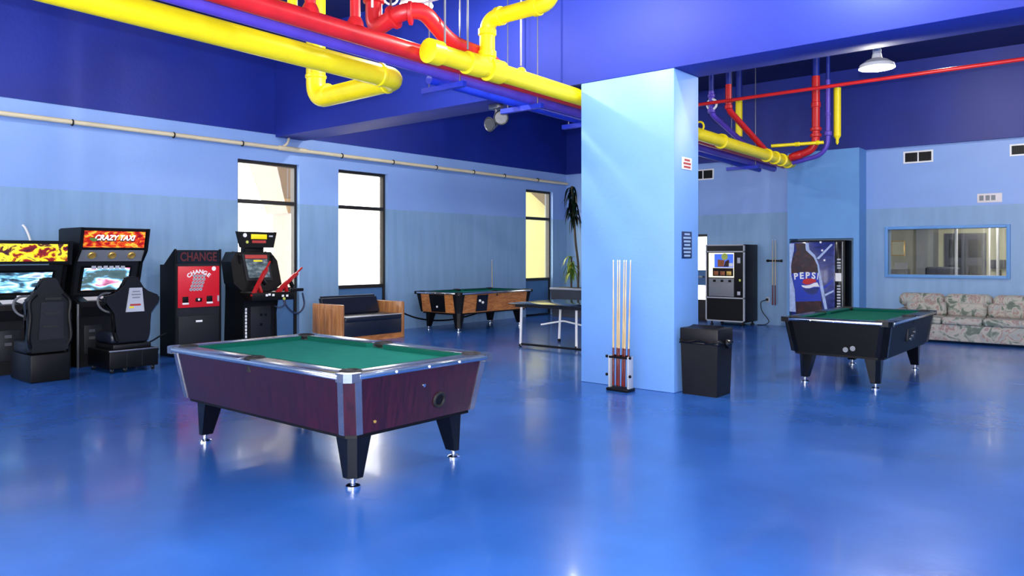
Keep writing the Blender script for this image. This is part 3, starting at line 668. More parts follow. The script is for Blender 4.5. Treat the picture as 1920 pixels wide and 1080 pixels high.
# =================================================================== ARCADE MACHINES  (local: front faces -y, width along x)
def arcade_racer(label, loc, w, H, header, screen, top_lean, has_speakers, txt):
    r = thing('racing_arcade_cabinet', label, 'arcade machine', loc, PI/2)
    h = w/2; th = .035
    zh0, zh1 = H-.30, H                     # marquee box
    if has_speakers: zs0 = zh0-.17
    else: zs0 = zh0-.03
    prof = [(.68, 0), (.68, H-.02), (.60, H), (-.06-top_lean, H), (-.04, zh0-.02), (.12, zs0-.02), (.27, .98), (.02, .90), (0, .70), (.0, 0)]
    for s in (-1, 1): obj('side_panel', pz(prof, 'yz', s*h-th*(s > 0), s*h+th*(s < 0)), 'black', r, False)
    i = h-th
    y1, y0 = -.04-top_lean+.02, -.02
    def slope(ya, za, yb, zb, t, x0, x1, m, name, par=r):   # a sheet leaning between two levels
        return obj(name, loft(NB(), [(x0, ya, za), (x1, ya, za), (x1, ya+t, za), (x0, ya+t, za)], [(x0, yb, zb), (x1, yb, zb), (x1, yb+t, zb), (x0, yb+t, zb)]), m, par, False)
    slope(y0, zh0, y1, zh1-.015, .05, -i, i, 'black', 'marquee_box')
    mq = slope(y0-.012, zh0+.025, y1-.012, zh1-.045, .014, -i+.02, i-.02, header, 'marquee')
    obj('marquee_top', bx(-i, i, y1, .6, zh1-.02, zh1), 'black', r, False)
    ty = math.atan2(y0-y1, zh1-zh0)
    if txt:
        text('marquee_text', txt, .105, 'dark_print', mq, (-.01, (y0+y1)/2-.0155, (zh0+zh1)/2+.004), (PI/2+ty, 0, 0), .001, .9, .012, shear=.3)
        text('marquee_text', txt, .105, 'lit_print', mq, (-.01, (y0+y1)/2-.016, (zh0+zh1)/2+.01), (PI/2+ty, 0, 0), .004, .9, .003, shear=.3)
        obj('marquee_emblem', lathe(NB(), [(.055, -.002), (.055, .004)], (-.29, (y0+y1)/2-.012, (zh0+zh1)/2+.01), (0, -1, .2), 20), 'green_leaf', mq)
    if has_speakers:
        sp_ = slope(.1, zs0, -.0, zh0-.01, .04, -i, i, 'grey', 'speaker_panel')
        for x in (-.27, 0.0, .27):
            q = obj('speaker', lathe(NB(), [(.055, -.01), (.055, .012), (.045, .02), (.02, .008)], (x, .045, zs0+.085), (0, -1, -.6), 20), 'gold', r)
    # bezel, screen
    zb0 = .98
    slope(.34, zb0, .17, zs0, .06, -i, i, 'charcoal', 'bezel')
    sc = slope(.31, zb0+.07, .165, zs0-.09, .02, -i+.11, i-.13, screen, 'screen')
    ft = .024
    bm = NB()
    for x0, x1, (ya, za), (yb, zb) in ((-i+.08, -i+.11, (.30, zb0+.05), (.15, zs0-.07)), (i-.13, i-.10, (.30, zb0+.05), (.15, zs0-.07)), (-i+.11, i-.13, (.30, zb0+.045), (.292, zb0+.075)), (-i+.11, i-.13, (.165, zs0-.095), (.15, zs0-.065))):
        loft(bm, [(x0, ya, za), (x1, ya, za), (x1, ya+.05, za), (x0, ya+.05, za)], [(x0, yb, zb), (x1, yb, zb), (x1, yb+.05, zb), (x0, yb+.05, zb)])
    obj('screen_surround', bm, 'black', r, False)
    # dashboard and lower front
    obj('dashboard', pz([(.36, .99), (.30, .99), (.0, .91), (-.04, .84), (.0, .70), (.36, .70)], 'yz', -i, i), 'black_plastic', r, False)
    obj('instruction_card', loft(NB(), [(-.33, .035, .926), (-.05, .035, .926), (-.05, .04, .921), (-.33, .04, .921)], [(-.33, .19, .968), (-.05, .19, .968), (-.05, .195, .963), (-.33, .195, .963)]), 'sign_white', r, False)
    obj('lower_front', bx(-i, i, .05, .6, 0.0, .70), 'black_plastic', r, False)
    obj('coin_door', bx(-i+.06, -i+.30, .035, .06, .18, .58, bev=.006), 'charcoal', r)
    for z in (.5, .4): obj('coin_slot', bx(-i+.12, -i+.2, .028, .04, z-.02, z+.02), 'steel', r, False)
    pe = obj('pedal_box', bx(-.02, .34, -.14, .05, 0, .3, bev=.01), 'black', r)
    for x in (.08, .22): obj('pedal', loft(NB(), [(x-.035, -.17, .05), (x+.035, -.17, .05), (x+.035, -.155, .05), (x-.035, -.155, .05)], [(x-.035, -.12, .22), (x+.035, -.12, .22), (x+.035, -.105, .22), (x-.035, -.105, .22)]), 'steel', pe, False)
    # steering wheel
    c = Vector((-.11, -.13, .89)); ax = Vector((0, -1, .55)).normalized()
    sw = obj('steering_wheel', torus(NB(), c, ax, .15, .016, 28, 8), 'wheel_grey', r)
    bm = lathe(NB(), [(.035, -.02), (.04, .01), (.02, .02)], c, ax, 16)
    d, u, v = frame_of(ax)
    for k in range(3):
        q = u*math.cos(k*2*PI/3+.5)+v*math.sin(k*2*PI/3+.5); tube(bm, [c, c+q*.15], .012, 8)
    obj('spoke', bm, 'charcoal', sw)
    obj('steering_column', tube(NB(), [c-ax*.01, c-ax*.17], .03, 12), 'black', r)
    if has_speakers:
        obj('side_strip', loft(NB(), [(-h-.006, .01, .0), (-h+.012, -.006, .0), (-h+.012, .02, .0), (-h-.006, .02, .0)], [(-h-.006, .01, .88), (-h+.012, -.006, .88), (-h+.012, .02, .88), (-h-.006, .02, .88)]), 'wheel_grey', r, False)
    return r
taxi = arcade_racer('tall racing arcade cabinet with red and orange flame marquee', (-11.3, 4.69, 0), .94, 1.94, 'marquee_flame', 'screen_city', .06, True, 'CRAZY TAXI')
for k, x in enumerate((-.2, -.12, -.04, .04, .12, .2)): obj('bezel_mark', bx(x-.032, x+.026, .148+.004*(k % 2), .175, 1.36, 1.405), 'light_grey', taxi, False)
race = arcade_racer('lower racing arcade cabinet with yellow and red marquee at the room corner', (-11.3, 3.665, 0), .93, 1.75, 'marquee_yellow', 'screen_race', .02, False, None)
obj('start_button', disc(NB(), (-.05, -.05, .84), (0, -1, .3), .035, .02), 'coin_lit', race)
obj('price_card', bx(-.12, .05, .2, .205, .965, 1.02), 'white', race, False)
obj('gear_lever', tube(NB(), [(-.1, -.02, .62), (-.1, -.12, .76)], .01), 'steel', race)

def seat_shell(r, W_, zb, zt, y, m, wing=.0):
    """bucket seat back seen from behind; local -y is behind the driver"""
    outl = [(-W_*.40, zb), (-W_*.47, zb+.12), (-W_*.44, zb+(zt-zb)*.45), (-W_*.5-wing, zb+(zt-zb)*.60), (-W_*.5-wing, zb+(zt-zb)*.70), (-W_*.36, zb+(zt-zb)*.76), (-W_*.24, zb+(zt-zb)*.82), (-W_*.19, zt-.03), (-W_*.12, zt)]
    poly = outl+[(-x, z) for x, z in outl[::-1]]
    bm = pz(poly, 'xz', y, y+.12)
    bmesh.ops.bevel(bm, geom=bm.edges[:], offset=.02, segments=2, affect='EDGES')
    return obj('seat_back', bm, m, r)
# moulded black seat of the lower racer
st = thing('arcade_seat', 'moulded black arcade seat with three slots on a box pedestal', 'arcade seat', (-10.36, 3.56, 0), PI/2)
obj('pedestal', bx(-.22, .22, 0, .70, 0, .34, bev=.012), 'black', st)
obj('seat_cushion', bx(-.23, .23, .12, .58, .34, .50, bev=.04, seg=3), 'black_plastic', st)
sb = seat_shell(st, .52, .36, 1.28, .03, 'black_plastic')
obj('back_panel', pz([(-.13, .52), (.15, .52), (.15, .98), (-.10, .98)], 'xz', .015, .034), 'charcoal', sb, False)
for s in (-1, 1): obj('side_bolster', tube(NB(), curve([(s*.20, .05, .42), (s*.235, .02, .55), (s*.215, .02, .80), (s*.225, .02, .98), (s*.15, .02, 1.08)]), .022, 8), 'black', sb)
for z, x in ((.68, 0.0), (.84, .02), (1.02, .03)): obj('slot', bx(x-.09, x+.09, .006, .03, z-.015, z+.015), 'rubber', sb, False)
for s in (-1, 1): obj('slide_rail', bx(s*.15-.02, s*.15+.02, .69, .76, .02, .08), 'charcoal', st, False)
# padded black seat of the flame racer
st2 = thing('arcade_seat', 'winged black racing seat with silver plate on a wheeled platform', 'arcade seat', (-10.38, 4.58, 0), PI/2)
obj('platform', bx(-.32, .32, 0, .70, .06, .30, bev=.012), 'black', st2)
obj('platform_edge', bx(-.325, .325, -.006, .02, .285, .305, bev=.004), 'steel', st2)
for x in (-.1, .1): obj('panel_joint', bx(x-.004, x+.004, -.004, .01, .08, .28), 'charcoal', st2, False)
for x, y in ((-.27, .06), (.27, .06), (-.27, .63), (.27, .63), (-.1, .06)):
    q = obj('caster', disc(NB(), (x-.012, y, .031), X, .03, .024, 16), 'rubber', st2); obj('fork', bx(x-.02, x+.02, y-.015, y+.015, .03, .065), 'steel', q, False)
obj('seat_slide', bx(-.24, .26, .08, .66, .30, .37, bev=.015), 'black_plastic', st2)
obj('seat_cushion', bx(-.25, .25, .14, .66, .37, .52, bev=.045, seg=3), 'vinyl', st2)
sb = seat_shell(st2, .50, .40, 1.27, .04, 'black_plastic', .11)
bm = pz([(-.10, .80), (.14, .80), (.11, 1.12), (-.05, 1.12)], 'xz', .022, .04)
pl = obj('silver_plate', bm, 'light_grey', sb, False)
for z, w in ((1.07, .05), (1.03, .06), (.99, .05)): obj('plate_line', bx(.03-w, .03+w, .018, .023, z-.008, z+.008), 'grey', pl, False)
obj('plate_mark', bx(-.05, .09, .018, .023, .88, .905), 'sign_red', pl, False); obj('plate_mark', bx(-.06, .0, .018, .023, .85, .873), 'yellow', pl, False)

# change machine
cm = thing('change_machine', 'black change machine with red front and dark header', 'change machine', (-11.29, 5.955, 0), PI/2)
h = .375
for s in (-1, 1): obj('side_panel', pz([(0, 0), (.48, 0), (.48, 1.41), (.36, 1.41), (.02, 1.65), (0, 1.65)], 'yz', s*h-.025*(s > 0), s*h+.025*(s < 0)), 'black', cm, False)
obj('body', pz([(.012, 0), (.47, 0), (.47, 1.40), (.36, 1.40), (.03, 1.635), (.012, 1.635)], 'yz', -h+.025, h-.025), 'charcoal', cm, False)
hd = obj('header_panel', bx(-h+.03, h-.03, -.002, .014, 1.43, 1.62), 'dark_screen', cm, False)
text('header_text', 'CHANGE', .19, 'dark_red_led', hd, (0, -.004, 1.525), (PI/2, 0, 0), .002, .76, .004)
rp = obj('red_front', bx(-h+.045, h-.035, -.008, .014, .75, 1.385, bev=.004), 'red_panel', cm)
for k, chh in enumerate('CHANGE'):           # arched lettering
    a = math.radians(38-76*k/5); R = .27
    text('arched_letter', chh, .085, 'white_print', rp, (R*math.sin(-a)*.95, -.010, 1.03+R*math.cos(a)), (PI/2, -a, 0), .002, 1.1, .003)
for k in range(4):                            # four stacks of coins pouring down
    for j in range(5):
        x = -.09+.052*k-(.018*max(0, j-1)); z = 1.235-.052*j
        obj('coin_print', disc(NB(), (x+.015, -.008, z), (0, -1, 0), .024, .003, 12), 'light_grey', rp)
        obj('coin_core', disc(NB(), (x+.015, -.011, z), (0, -1, 0), .014, .002, 10), 'grey', rp)
for x in (-.22, .17):
    q = obj('bill_slot', bx(x-.045, x+.045, -.022, -.008, .83, .92, bev=.005), 'black', rp); obj('bill_tray', bx(x-.05, x+.05, -.03, -.008, .80, .828, bev=.004), 'white', q)
q = obj('coin_cup', bx(-.055, .045, -.018, -.008, .835, .895, bev=.01), 'black', rp); obj('cup_mark', disc(NB(), (-.005, -.018, .87), (0, -1, 0), .018, .003, 12), 'white', q)
obj('sticker', disc(NB(), (.245, -.008, 1.345), (0, -1, 0), .035, .003, 18), 'white', rp)
obj('key_lock', bx(.305, .33, -.016, -.008, .83, .92), 'light_grey', rp, False)
dr = obj('lower_door', bx(-h+.05, h-.04, -.008, .014, .05, .62, bev=.004), 'charcoal', cm)
obj('door_label', bx(-.05, .055, -.012, -.008, .52, .55), 'white', dr, False)

# twin-gun arcade machine
gm = thing('shooting_arcade_cabinet', 'black pedestal shooting game with two red guns before the window', 'arcade machine', (-11.1, 6.93, 0), PI/2)
prof = [(-.05, 0), (.62, 0), (.62, .12), (.58, .95), (.60, 1.35), (.52, 1.56), (.36, 1.62), (.14, 1.55), (.2, .98), (.0, .82), (.05, .6), (.03, .2)]
for s in (-1, 1): obj('side_panel', pz(prof, 'yz', s*.31-.03*(s > 0), s*.31+.03*(s < 0)), 'black', gm, False)
obj('pedestal', bx(-.28, .28, .06, .58, 0, .84), 'black', gm, False)
obj('base_flare', loft(NB(), [(-.36, -.1, 0), (.36, -.1, 0), (.36, .64, 0), (-.36, .64, 0)], [(-.31, -.02, .14), (.31, -.02, .14), (.31, .6, .14), (-.31, .6, .14)]), 'black', gm, False)
obj('coin_door', bx(-.17, .2, .045, .07, .2, .72, bev=.006), 'charcoal', gm)
for x, z in ((.02, .58), (.10, .58), (.02, .42)): obj('coin_slot', bx(x-.02, x+.02, .036, .05, z-.02, z+.02), 'black_gloss', gm, False)
# monitor head: eight-sided housing tilted back
def tilt(x, z, y): return (x, y+.16*(z-.97)/.66*0.9, z)
oc = [(-.30, .97), (.26, .97), (.43, 1.07), (.40, 1.46), (.30, 1.61), (-.34, 1.61), (-.45, 1.45), (-.44, 1.10)]
obj('monitor_housing', loft(NB(), [tilt(x, z, .06) for x, z in oc], [tilt(x*.9, z, .44) for x, z in oc]), 'black', gm, False)
bz = [(-.22, 1.14), (.26, 1.14), (.24, 1.57), (-.25, 1.57)]
obj('screen_bezel', loft(NB(), [tilt(x, z, .045) for x, z in bz], [tilt(x, z, .075) for x, z in bz]), 'charcoal', gm, False)
s_ = [(-.17, 1.19), (.22, 1.19), (.20, 1.49), (-.20, 1.49)]
sc = obj('screen', loft(NB(), [tilt(x, z, .04) for x, z in s_], [tilt(x, z, .06) for x, z in s_]), 'screen_dim', gm, False)
s_ = [(-.20, 1.50), (.20, 1.50), (.20, 1.56), (-.20, 1.56)]
obj('screen_strip', loft(NB(), [tilt(x, z, .035) for x, z in s_], [tilt(x, z, .06) for x, z in s_]), 'sign_red', gm, False)
s_ = [(-.06, 1.45), (.1, 1.45), (.1, 1.475), (-.06, 1.475)]
obj('screen_bar', loft(NB(), [tilt(x, z, .034) for x, z in s_], [tilt(x, z, .06) for x, z in s_]), 'yellow', gm, False)
# header sign on a neck
obj('neck', bx(-.17, .17, .2, .36, 1.58, 1.70, bev=.015), 'black', gm)
hp = obj('header_sign', pz([(-.30, 1.68), (.30, 1.68), (.36, 1.94), (-.37, 1.94)], 'xz', .12, .17), 'black', gm, False)
obj('header_plate', bx(-.12, .17, .112, .122, 1.82, 1.90, bev=.003), 'yellow', hp)
obj('header_band', bx(-.10, .15, .112, .122, 1.755, 1.80), 'sign_red', hp, False)
for x, z, rr, m in ((-.23, 1.88, .034, 'white'), (-.19, 1.77, .024, 'yellow_leaf')): obj('header_dot', disc(NB(), (x, .122, z), (0, -1, 0), rr, .01, 18), m, hp)
obj('header_mark', bx(.21, .28, .112, .122, 1.86, 1.885), 'light_grey', hp, False)
# control shelf and guns
sh = obj('control_shelf', bx(-.28, .50, -.18, .22, .82, .95, bev=.012), 'black', gm)
for x in (-.02, .03, .1, .28, .36): obj('shelf_mark', bx(x-.02, x+.02, -.186, -.178, .87+.02*((x*50) % 2), .905+.02*((x*50) % 2)), 'white', sh, False)
obj('start_button', disc(NB(), (.3, -.18, .84), (0, -1, 0), .024, .012, 14), 'yellow_leaf', sh)
def gun(x, y, yaw, pitch, lab):
    root_bm = NB()
    box(root_bm, -.02, .36, -.022, .022, .0, .065, .008)         # receiver
    tube(root_bm, [(.34, 0, .035), (.56, 0, .035)], .016, 10)    # barrel
    box(root_bm, .30, .42, -.02, .02, -.005, .05, .006)
    g = obj('toy_gun', root_bm, 'red_plastic', gm); g.location = (x, y, 1.0); g.rotation_euler = Euler((0, pitch, yaw))
    obj('grip', loft(NB(), [(.0, -.018, -.13), (.05, -.018, -.13), (.05, .018, -.13), (.0, .018, -.13)], [(.05, -.02, .01), (.11, -.02, .01), (.11, .02, .01), (.05, .02, .01)]), 'red_plastic', g, False)
    obj('stock', loft(NB(), [(-.16, -.016, -.06), (-.16, .016, -.06), (-.16, .016, .05), (-.16, -.016, .05)], [(0, -.018, .01), (0, .018, .01), (0, .018, .06), (0, -.018, .06)]), 'red_plastic', g, False)
    obj('gun_mount', tube(NB(), [(.2, 0, -.1), (.2, 0, .0)], .035, 12), 'black', g)
gun(-.16, -.12, math.radians(20), math.radians(-50), 0)
gun(.32, -.12, math.radians(12), math.radians(-34), 0)
obj('gun_hose', tube(NB(), curve([(.34, -.14, .84), (.36, -.16, .72), (.48, -.18, .60), (.62, -.16, .60), (.72, -.14, .72), (.70, -.12, .92)]), .015, 8), 'cable_blue', gm)
obj('gun_hose', tube(NB(), curve([(.30, -.16, .83), (.30, -.19, .74), (.22, -.17, .7), (.18, -.1, .72)]), .013, 8), 'cable_blue', gm)
obj('gun_rest', bx(.46, .70, -.16, -.10, .95, 1.0, bev=.01), 'black', gm)
for k in range(9): obj('front_mark', bx(-.265, -.235, .048, .062, .22+k*.055, .262+k*.055), 'white', gm, False)

# =================================================================== BENCH
bn = thing('wooden_settee', 'oak-sided settee with black vinyl cushions under the window', 'settee', (-10.8, 9.04, 0), PI/2)
hw = .74
for s in (-1, 1):
    sd = obj('side_panel', bx(s*hw-.07*(s > 0), s*hw+.07*(s < 0), 0, .84, 0, .68, bev=.012), 'oak_v', bn)
    for k in range(3):
        obj('slat', bx(s*hw-.006*(s < 0), s*hw+.006*(s > 0), .12+.2*k, .3+.2*k, .08, .60, bev=.002), 'oak_v', sd)
obj('seat_box', bx(-hw+.07, hw-.07, .03, .82, .0, .14), 'oak', bn, False)
obj('seat_front', bx(-hw+.07, hw-.07, .0, .1, .10, .40, bev=.02), 'vinyl', bn)
obj('seat_cushion', bx(-hw+.075, hw-.075, -.02, .7, .36, .46, bev=.035, seg=3), 'vinyl', bn)
obj('seat_piping', tube(NB(), [(-hw+.09, -.02, .455), (hw-.09, -.02, .455)], .009, 8), 'light_grey', bn)
bm = loft(NB(), [(-hw+.08, .58, .44), (hw-.08, .58, .44), (hw-.08, .70, .44), (-hw+.08, .70, .44)], [(-hw+.08, .70, .80), (hw-.08, .70, .80), (hw-.08, .82, .80), (-hw+.08, .82, .80)])
bmesh.ops.bevel(bm, geom=bm.edges[:], offset=.04, segments=3, affect='EDGES')
obj('back_cushion', bm, 'vinyl', bn)
tag(obj('wall_hose', tube(NB(), curve([(-11.4, 9.8, .66), (-11.5, 10.3, .42), (-11.6, 11.0, .22), (-11.7, 11.9, .14), (-11.75, 12.8, .22), (-11.8, 13.2, .35)]), .016, 8), 'black'), 'dark cable sagging from the settee behind the oak-sided table', 'cable')

# =================================================================== SNACK MACHINE
sm = thing('snack_machine', 'black snack and coffee vending machine with lit picture panel', 'vending machine', (-7.15, 15.93, 0))
h = .45
obj('body', bx(-h, h, .04, .74, .08, 1.79, bev=.012), 'black', sm)
fr = NB()
for a, b, c, d in ((-h, h, 1.765, 1.79), (-h, h, 1.62, 1.645), (-h, h, .60, .625), (-h, h, .09, .115), (-h, -h+.025, .09, 1.79), (h-.025, h, .09, 1.79)): box(fr, a, b, -.012, .042, c, d)
obj('silver_frame', fr, 'light_grey', sm, False)
obj('top_panel', bx(-h+.025, h-.025, .0, .042, 1.645, 1.765), 'black_gloss', sm, False)
obj('kick_panel', bx(-h+.025, h-.025, .0, .042, .115, .60), 'black', sm, False)
obj('door_panel', bx(-h+.025, h-.025, .01, .042, .625, 1.62), 'black', sm, False)
lp = obj('lit_panel', bx(-h+.07, .21, -.002, .02, 1.06, 1.605), 'menu_lit', sm, False)
pc = obj('picture', bx(-.24, .20, -.006, .0, 1.28, 1.58), 'menu_blue', lp, False)
obj('picture_emblem', disc(NB(), (0, -.006, 1.52), (0, -1, 0), .075, .004, 24), 'yellow_leaf', pc)
obj('picture_cup', pz([(-.16, 1.30), (-.02, 1.30), (0, 1.44), (-.16, 1.46)], 'xz', -.010, -.005), 'snack_brown', pc, False)
obj('picture_cup', pz([(-.02, 1.30), (.12, 1.30), (.10, 1.46), (.02, 1.42)], 'xz', -.011, -.005), 'cola', pc, False)
obj('picture_cup', pz([(.10, 1.30), (.19, 1.30), (.19, 1.38), (.10, 1.38)], 'xz', -.012, -.005), 'white', pc, False)
sw_ = obj('shelf_window', bx(-.28, .20, -.006, .0, 1.09, 1.27), 'dark_screen', lp, False)
for x in (-.2, -.05, .1): obj('snack_pack', bx(x-.055, x+.055, -.014, -.005, 1.11, 1.2, bev=.004), 'gold' if x > .05 else 'snack_brown', sw_)
dp = obj('delivery_panel', bx(-h+.07, .21, -.004, .02, .64, 1.04, bev=.004), 'grey', sm)
for x in (-.24, -.06, .12): obj('button', bx(x-.03, x+.03, -.016, -.004, .96, 1.01), 'black', dp, False)
cp = obj('control_panel', bx(.25, h-.04, -.002, .02, .65, 1.6), 'black_gloss', sm, False)
obj('coin_insert', bx(.29, .36, -.012, 0, 1.38, 1.5, bev=.004), 'light_grey', cp); obj('coin_return', bx(.29, .36, -.012, 0, .68, .76, bev=.004), 'light_grey', cp); obj('bill_light', bx(.33, .37, -.01, 0, .98, 1.03), 'yellow_leaf', cp, False)
for x in (-.36, .36):
    for y in (.12, .66): obj('foot', lathe(NB(), [(.04, 0), (.04, .02), (.02, .03), (.02, .085)], (x, y, 0), Z, 14), 'black', sm)
# outlet and cord
ol = thing('wall_outlet', 'dark wall outlet with plugged cord beside the snack machine', 'outlet', (-6.48, YB, .56))
obj('plate', bx(-.04, .04, -.012, 0, -.06, .06, bev=.003), 'light_grey', ol); obj('plug', bx(-.03, .02, -.05, -.012, -.02, .03, bev=.005), 'black', ol)
tag(obj('power_cord', tube(NB(), curve([(-6.485, YB-.05, .56), (-6.6, YB-.09, .5), (-6.58, YB-.07, .3), (-6.42, YB-.1, .1), (-6.5, YB-.12, .012), (-6.62, YB-.25, .012)]), .009, 8), 'charcoal'), 'grey power cord hanging from the outlet beside the snack machine', 'cord')

# =================================================================== SODA MACHINE
so = thing('soda_machine', 'tall blue soda vending machine picturing a cola bottle', 'vending machine', (-5.24, 16.16, 0))
hw = .55
obj('body', bx(-hw, hw, .03, .5, .02, 1.86, bev=.015), 'black', so)
for x in (-.45, .45): obj('foot', bx(x-.05, x+.05, .05, .45, 0, .03), 'black', so, False)
ft_ = obj('front_panel', bx(-hw+.02, .36, 0, .04, .08, 1.83, bev=.008), 'soda_blue', so)
def G2(zx, zy):
    px = 1470+zx/6.747; py = 440+zy/6.747
    return ((px-1482)/(1583-1482)*1.10-.55, 1.56+(478-py)*.01118)
def gp(pts): return [G2(*p) for p in pts]
def decal(name, pts, y, m, par): return obj(name, pz(gp(pts), 'xz', y-.003, .004), m, par, False)
decal('ice_streak', [(72, 110), (135, 110), (130, 200), (110, 290), (92, 400), (98, 520), (140, 700), (155, 980), (75, 980)], -.001, 'ice', ft_)
decal('ice_streak', [(280, 110), (320, 110), (330, 190), (400, 260), (450, 380), (470, 500), (500, 640), (530, 800), (555, 930), (520, 930), (430, 500), (380, 300), (280, 190)], -.001, 'ice', ft_)
decal('ice_streak', [(420, 300), (600, 120), (620, 130), (450, 310)], -.001, 'ice', ft_)
decal('ice_streak', [(500, 660), (620, 560), (630, 575), (520, 680)], -.001, 'label_blue', ft_)
decal('ice_streak', [(510, 750), (630, 690), (632, 712), (520, 772)], -.001, 'ice', ft_)
for c in ((490, 200), (518, 322), (470, 98)):
    u, z = G2(*c); obj('ice_dot', disc(NB(), (u, 0.002, z), (0, -1, 0), .022, .006, 12), 'white', ft_)
bt = decal('bottle_print', [(145, 110), (275, 110), (285, 195), (385, 290), (432, 390), (440, 480), (450, 560), (470, 700), (485, 840), (500, 990), (500, 1300), (165, 1300), (160, 930), (150, 750), (128, 600), (100, 500), (96, 400), (118, 290), (170, 195)], -.003, 'cola', ft_)
decal('bottle_label', [(102, 495), (300, 470), (440, 480), (450, 560), (470, 700), (482, 830), (158, 850), (150, 750), (128, 600)], -.006, 'label_blue', bt)
wv = [(235+k*22.5, 630-18*math.sin(k/10*2*PI)) for k in range(11)]
decal('logo_red', [(240, 610), (255, 570), (300, 552), (360, 552), (410, 565), (420, 590), (380, 605), (330, 625), (290, 632)], -.009, 'logo_red', bt)
decal('logo_wave', [(230, 640), (290, 642), (340, 632), (390, 608), (430, 600), (460, 655), (430, 652), (390, 655), (330, 675), (280, 675), (240, 660)], -.009, 'white_print', bt)
decal('logo_blue', [(245, 672), (290, 684), (335, 682), (395, 664), (455, 668), (430, 730), (370, 760), (310, 745), (265, 710)], -.009, 'soda_blue', bt)
for k, ch_ in enumerate('PEPSI'):
    u, z = G2((158, 232, 308, 384, 436)[k], 532-14*math.sin(PI*k/4.5))
    text('logo_letter', ch_, .185, 'white_print', bt, (u, -.010, z), (PI/2, -.1+.05*k, 0), .0015, .95 if ch_ != 'I' else .55, .006)
sp2 = obj('selection_panel', bx(.37, .50, -.004, .04, .08, 1.83, bev=.006), 'black_gloss', so)
def zz(zy): return G2(0, zy)[1]
for zy in (310, 350, 385, 415): obj('bill_acceptor', bx(.41, .48, -.014, -.003, zz(zy+12), zz(zy-8)), 'light_grey', sp2, False)
obj('price_label', bx(.375, .49, -.012, -.003, zz(580), zz(480)), 'white', sp2, False)
for k in range(8): obj('select_button', bx(.405, .475, -.016, -.003, zz(650+k*36), zz(628+k*36), bev=.003), 'light_grey', sp2)
obj('chrome_edge', bx(.505, .52, -.006, .04, .08, 1.83), 'steel', so, False)

# =================================================================== SOFA
sf = thing('floral_sofa', 'pale floral three-seat sofa against the back wall', 'sofa', (-2.47, 15.2, 0))
hw = 1.16
obj('base', bx(-hw+.05, hw-.05, .05, .92, .05, .34, bev=.03, seg=3), 'floral', sf)
obj('skirt', bx(-hw+.04, hw-.04, .03, .07, .045, .33, bev=.012), 'floral', sf)
for s in (-1, 1):
    bm = bx(s*hw-.21*(s > 0), s*hw+.21*(s < 0), .04, .90, .045, .56, bev=.07, seg=4); obj('arm', bm, 'floral', sf)
    for y in (.12, .82): obj('foot', bx(s*(hw-.12)-.03, s*(hw-.12)+.03, y-.03, y+.03, 0, .06), 'black', sf, False)
W3 = (2*hw-.44)/3
for k in range(3):
    x0 = -hw+.22+k*W3
    obj('seat_cushion', bx(x0+.004, x0+W3-.004, .0, .66, .33, .46, bev=.04, seg=3), 'floral', sf)
    c = obj('back_cushion', bx(x0-.06*(k == 0)+.004, x0+W3+.06*(k == 2)-.004, .50, .78, .44, .70, bev=.08, seg=4), 'floral', sf)
    x0b = -hw+.02+k*(2*hw-.04)/3; x1b = x0b+(2*hw-.04)/3
    obj('head_cushion', bx(x0b, x1b, .56, .93, .60, .845, bev=.11, seg=5), 'floral', sf)
obj('back', bx(-hw+.08, hw-.08, .72, .95, .1, .76, bev=.06, seg=3), 'floral', sf)

# =================================================================== FOLDING GAMES TABLE
ft = thing('folding_table', 'dark glossy folding table with white metal legs behind the column', 'table', (0, 0, 0))
tp = NB(); box(tp, -8.2, -5.75, 9.75, 11.15, .735, .757, .004); obj('table_top', tp, 'table_top', ft)
obj('apron', bx(-8.12, -5.83, 9.83, 11.07, .69, .735), 'charcoal', ft, False)
for a, b in (((-8.08, 9.95, .70), (-8.16, 10.02, .03)), ((-7.2, 10.3, .70), (-7.2, 10.3, .03)), ((-8.05, 11.02, .70), (-8.08, 11.02, .06)), ((-5.95, 9.95, .70), (-5.9, 10.0, .03)), ((-5.95, 11.0, .70), (-5.95, 11.0, .03))):
    lg = obj('leg', tube(NB(), [a, b], .022, 12), 'white', ft)
    cz = b[2]-.03
    obj('caster', disc(NB(), (b[0]-.015, b[1], .032), X, .031, .03, 16), 'rubber', lg)
obj('floor_bar', tube(NB(), [(-8.16, 10.02, .05), (-5.9, 10.0, .05)], .018, 10), 'black', ft)
obj('brace', tube(NB(), curve([(-8.5+.1, 10.9, .30), (-8.1, 11.0, .36), (-7.97, 11.0, .38), (-7.8, 11.0, .36), (-7.3, 11.0, .29)]), .016, 10), 'white', ft)

# =================================================================== PLANT
pl = thing('potted_dracaena', 'tall dracaena with two drooping leaf crowns in a grey planter', 'plant', (-11.1, 15.75, 0))
bm = loft(NB(), [(-.5, -.22, 0), (.6, -.22, 0), (.6, .22, 0), (-.5, .22, 0)], [(-.54, -.25, .70), (.64, -.25, .70), (.64, .25, .70), (-.54, .25, .70)])
pt = obj('planter', bm, 'pot', pl, False)
obj('planter_rim', bx(-.56, .66, -.27, .27, .68, .73, bev=.01), 'light_grey', pt)
obj('soil', bx(-.5, .6, -.22, .22, .70, .735), 'stem', pt, False)
obj('stem', tube(NB(), curve([(.14, 0, .7), (.13, .02, 1.3), (.06, 0, 1.9), (.0, 0, 2.7), (-.05, 0, 3.3)]), [.03]*33, 10), 'stem', pl)
obj('stem', tube(NB(), curve([(-.08, .02, .7), (-.09, .02, 1.1), (-.08, .02, 1.5)]), .025, 10), 'stem', pl)
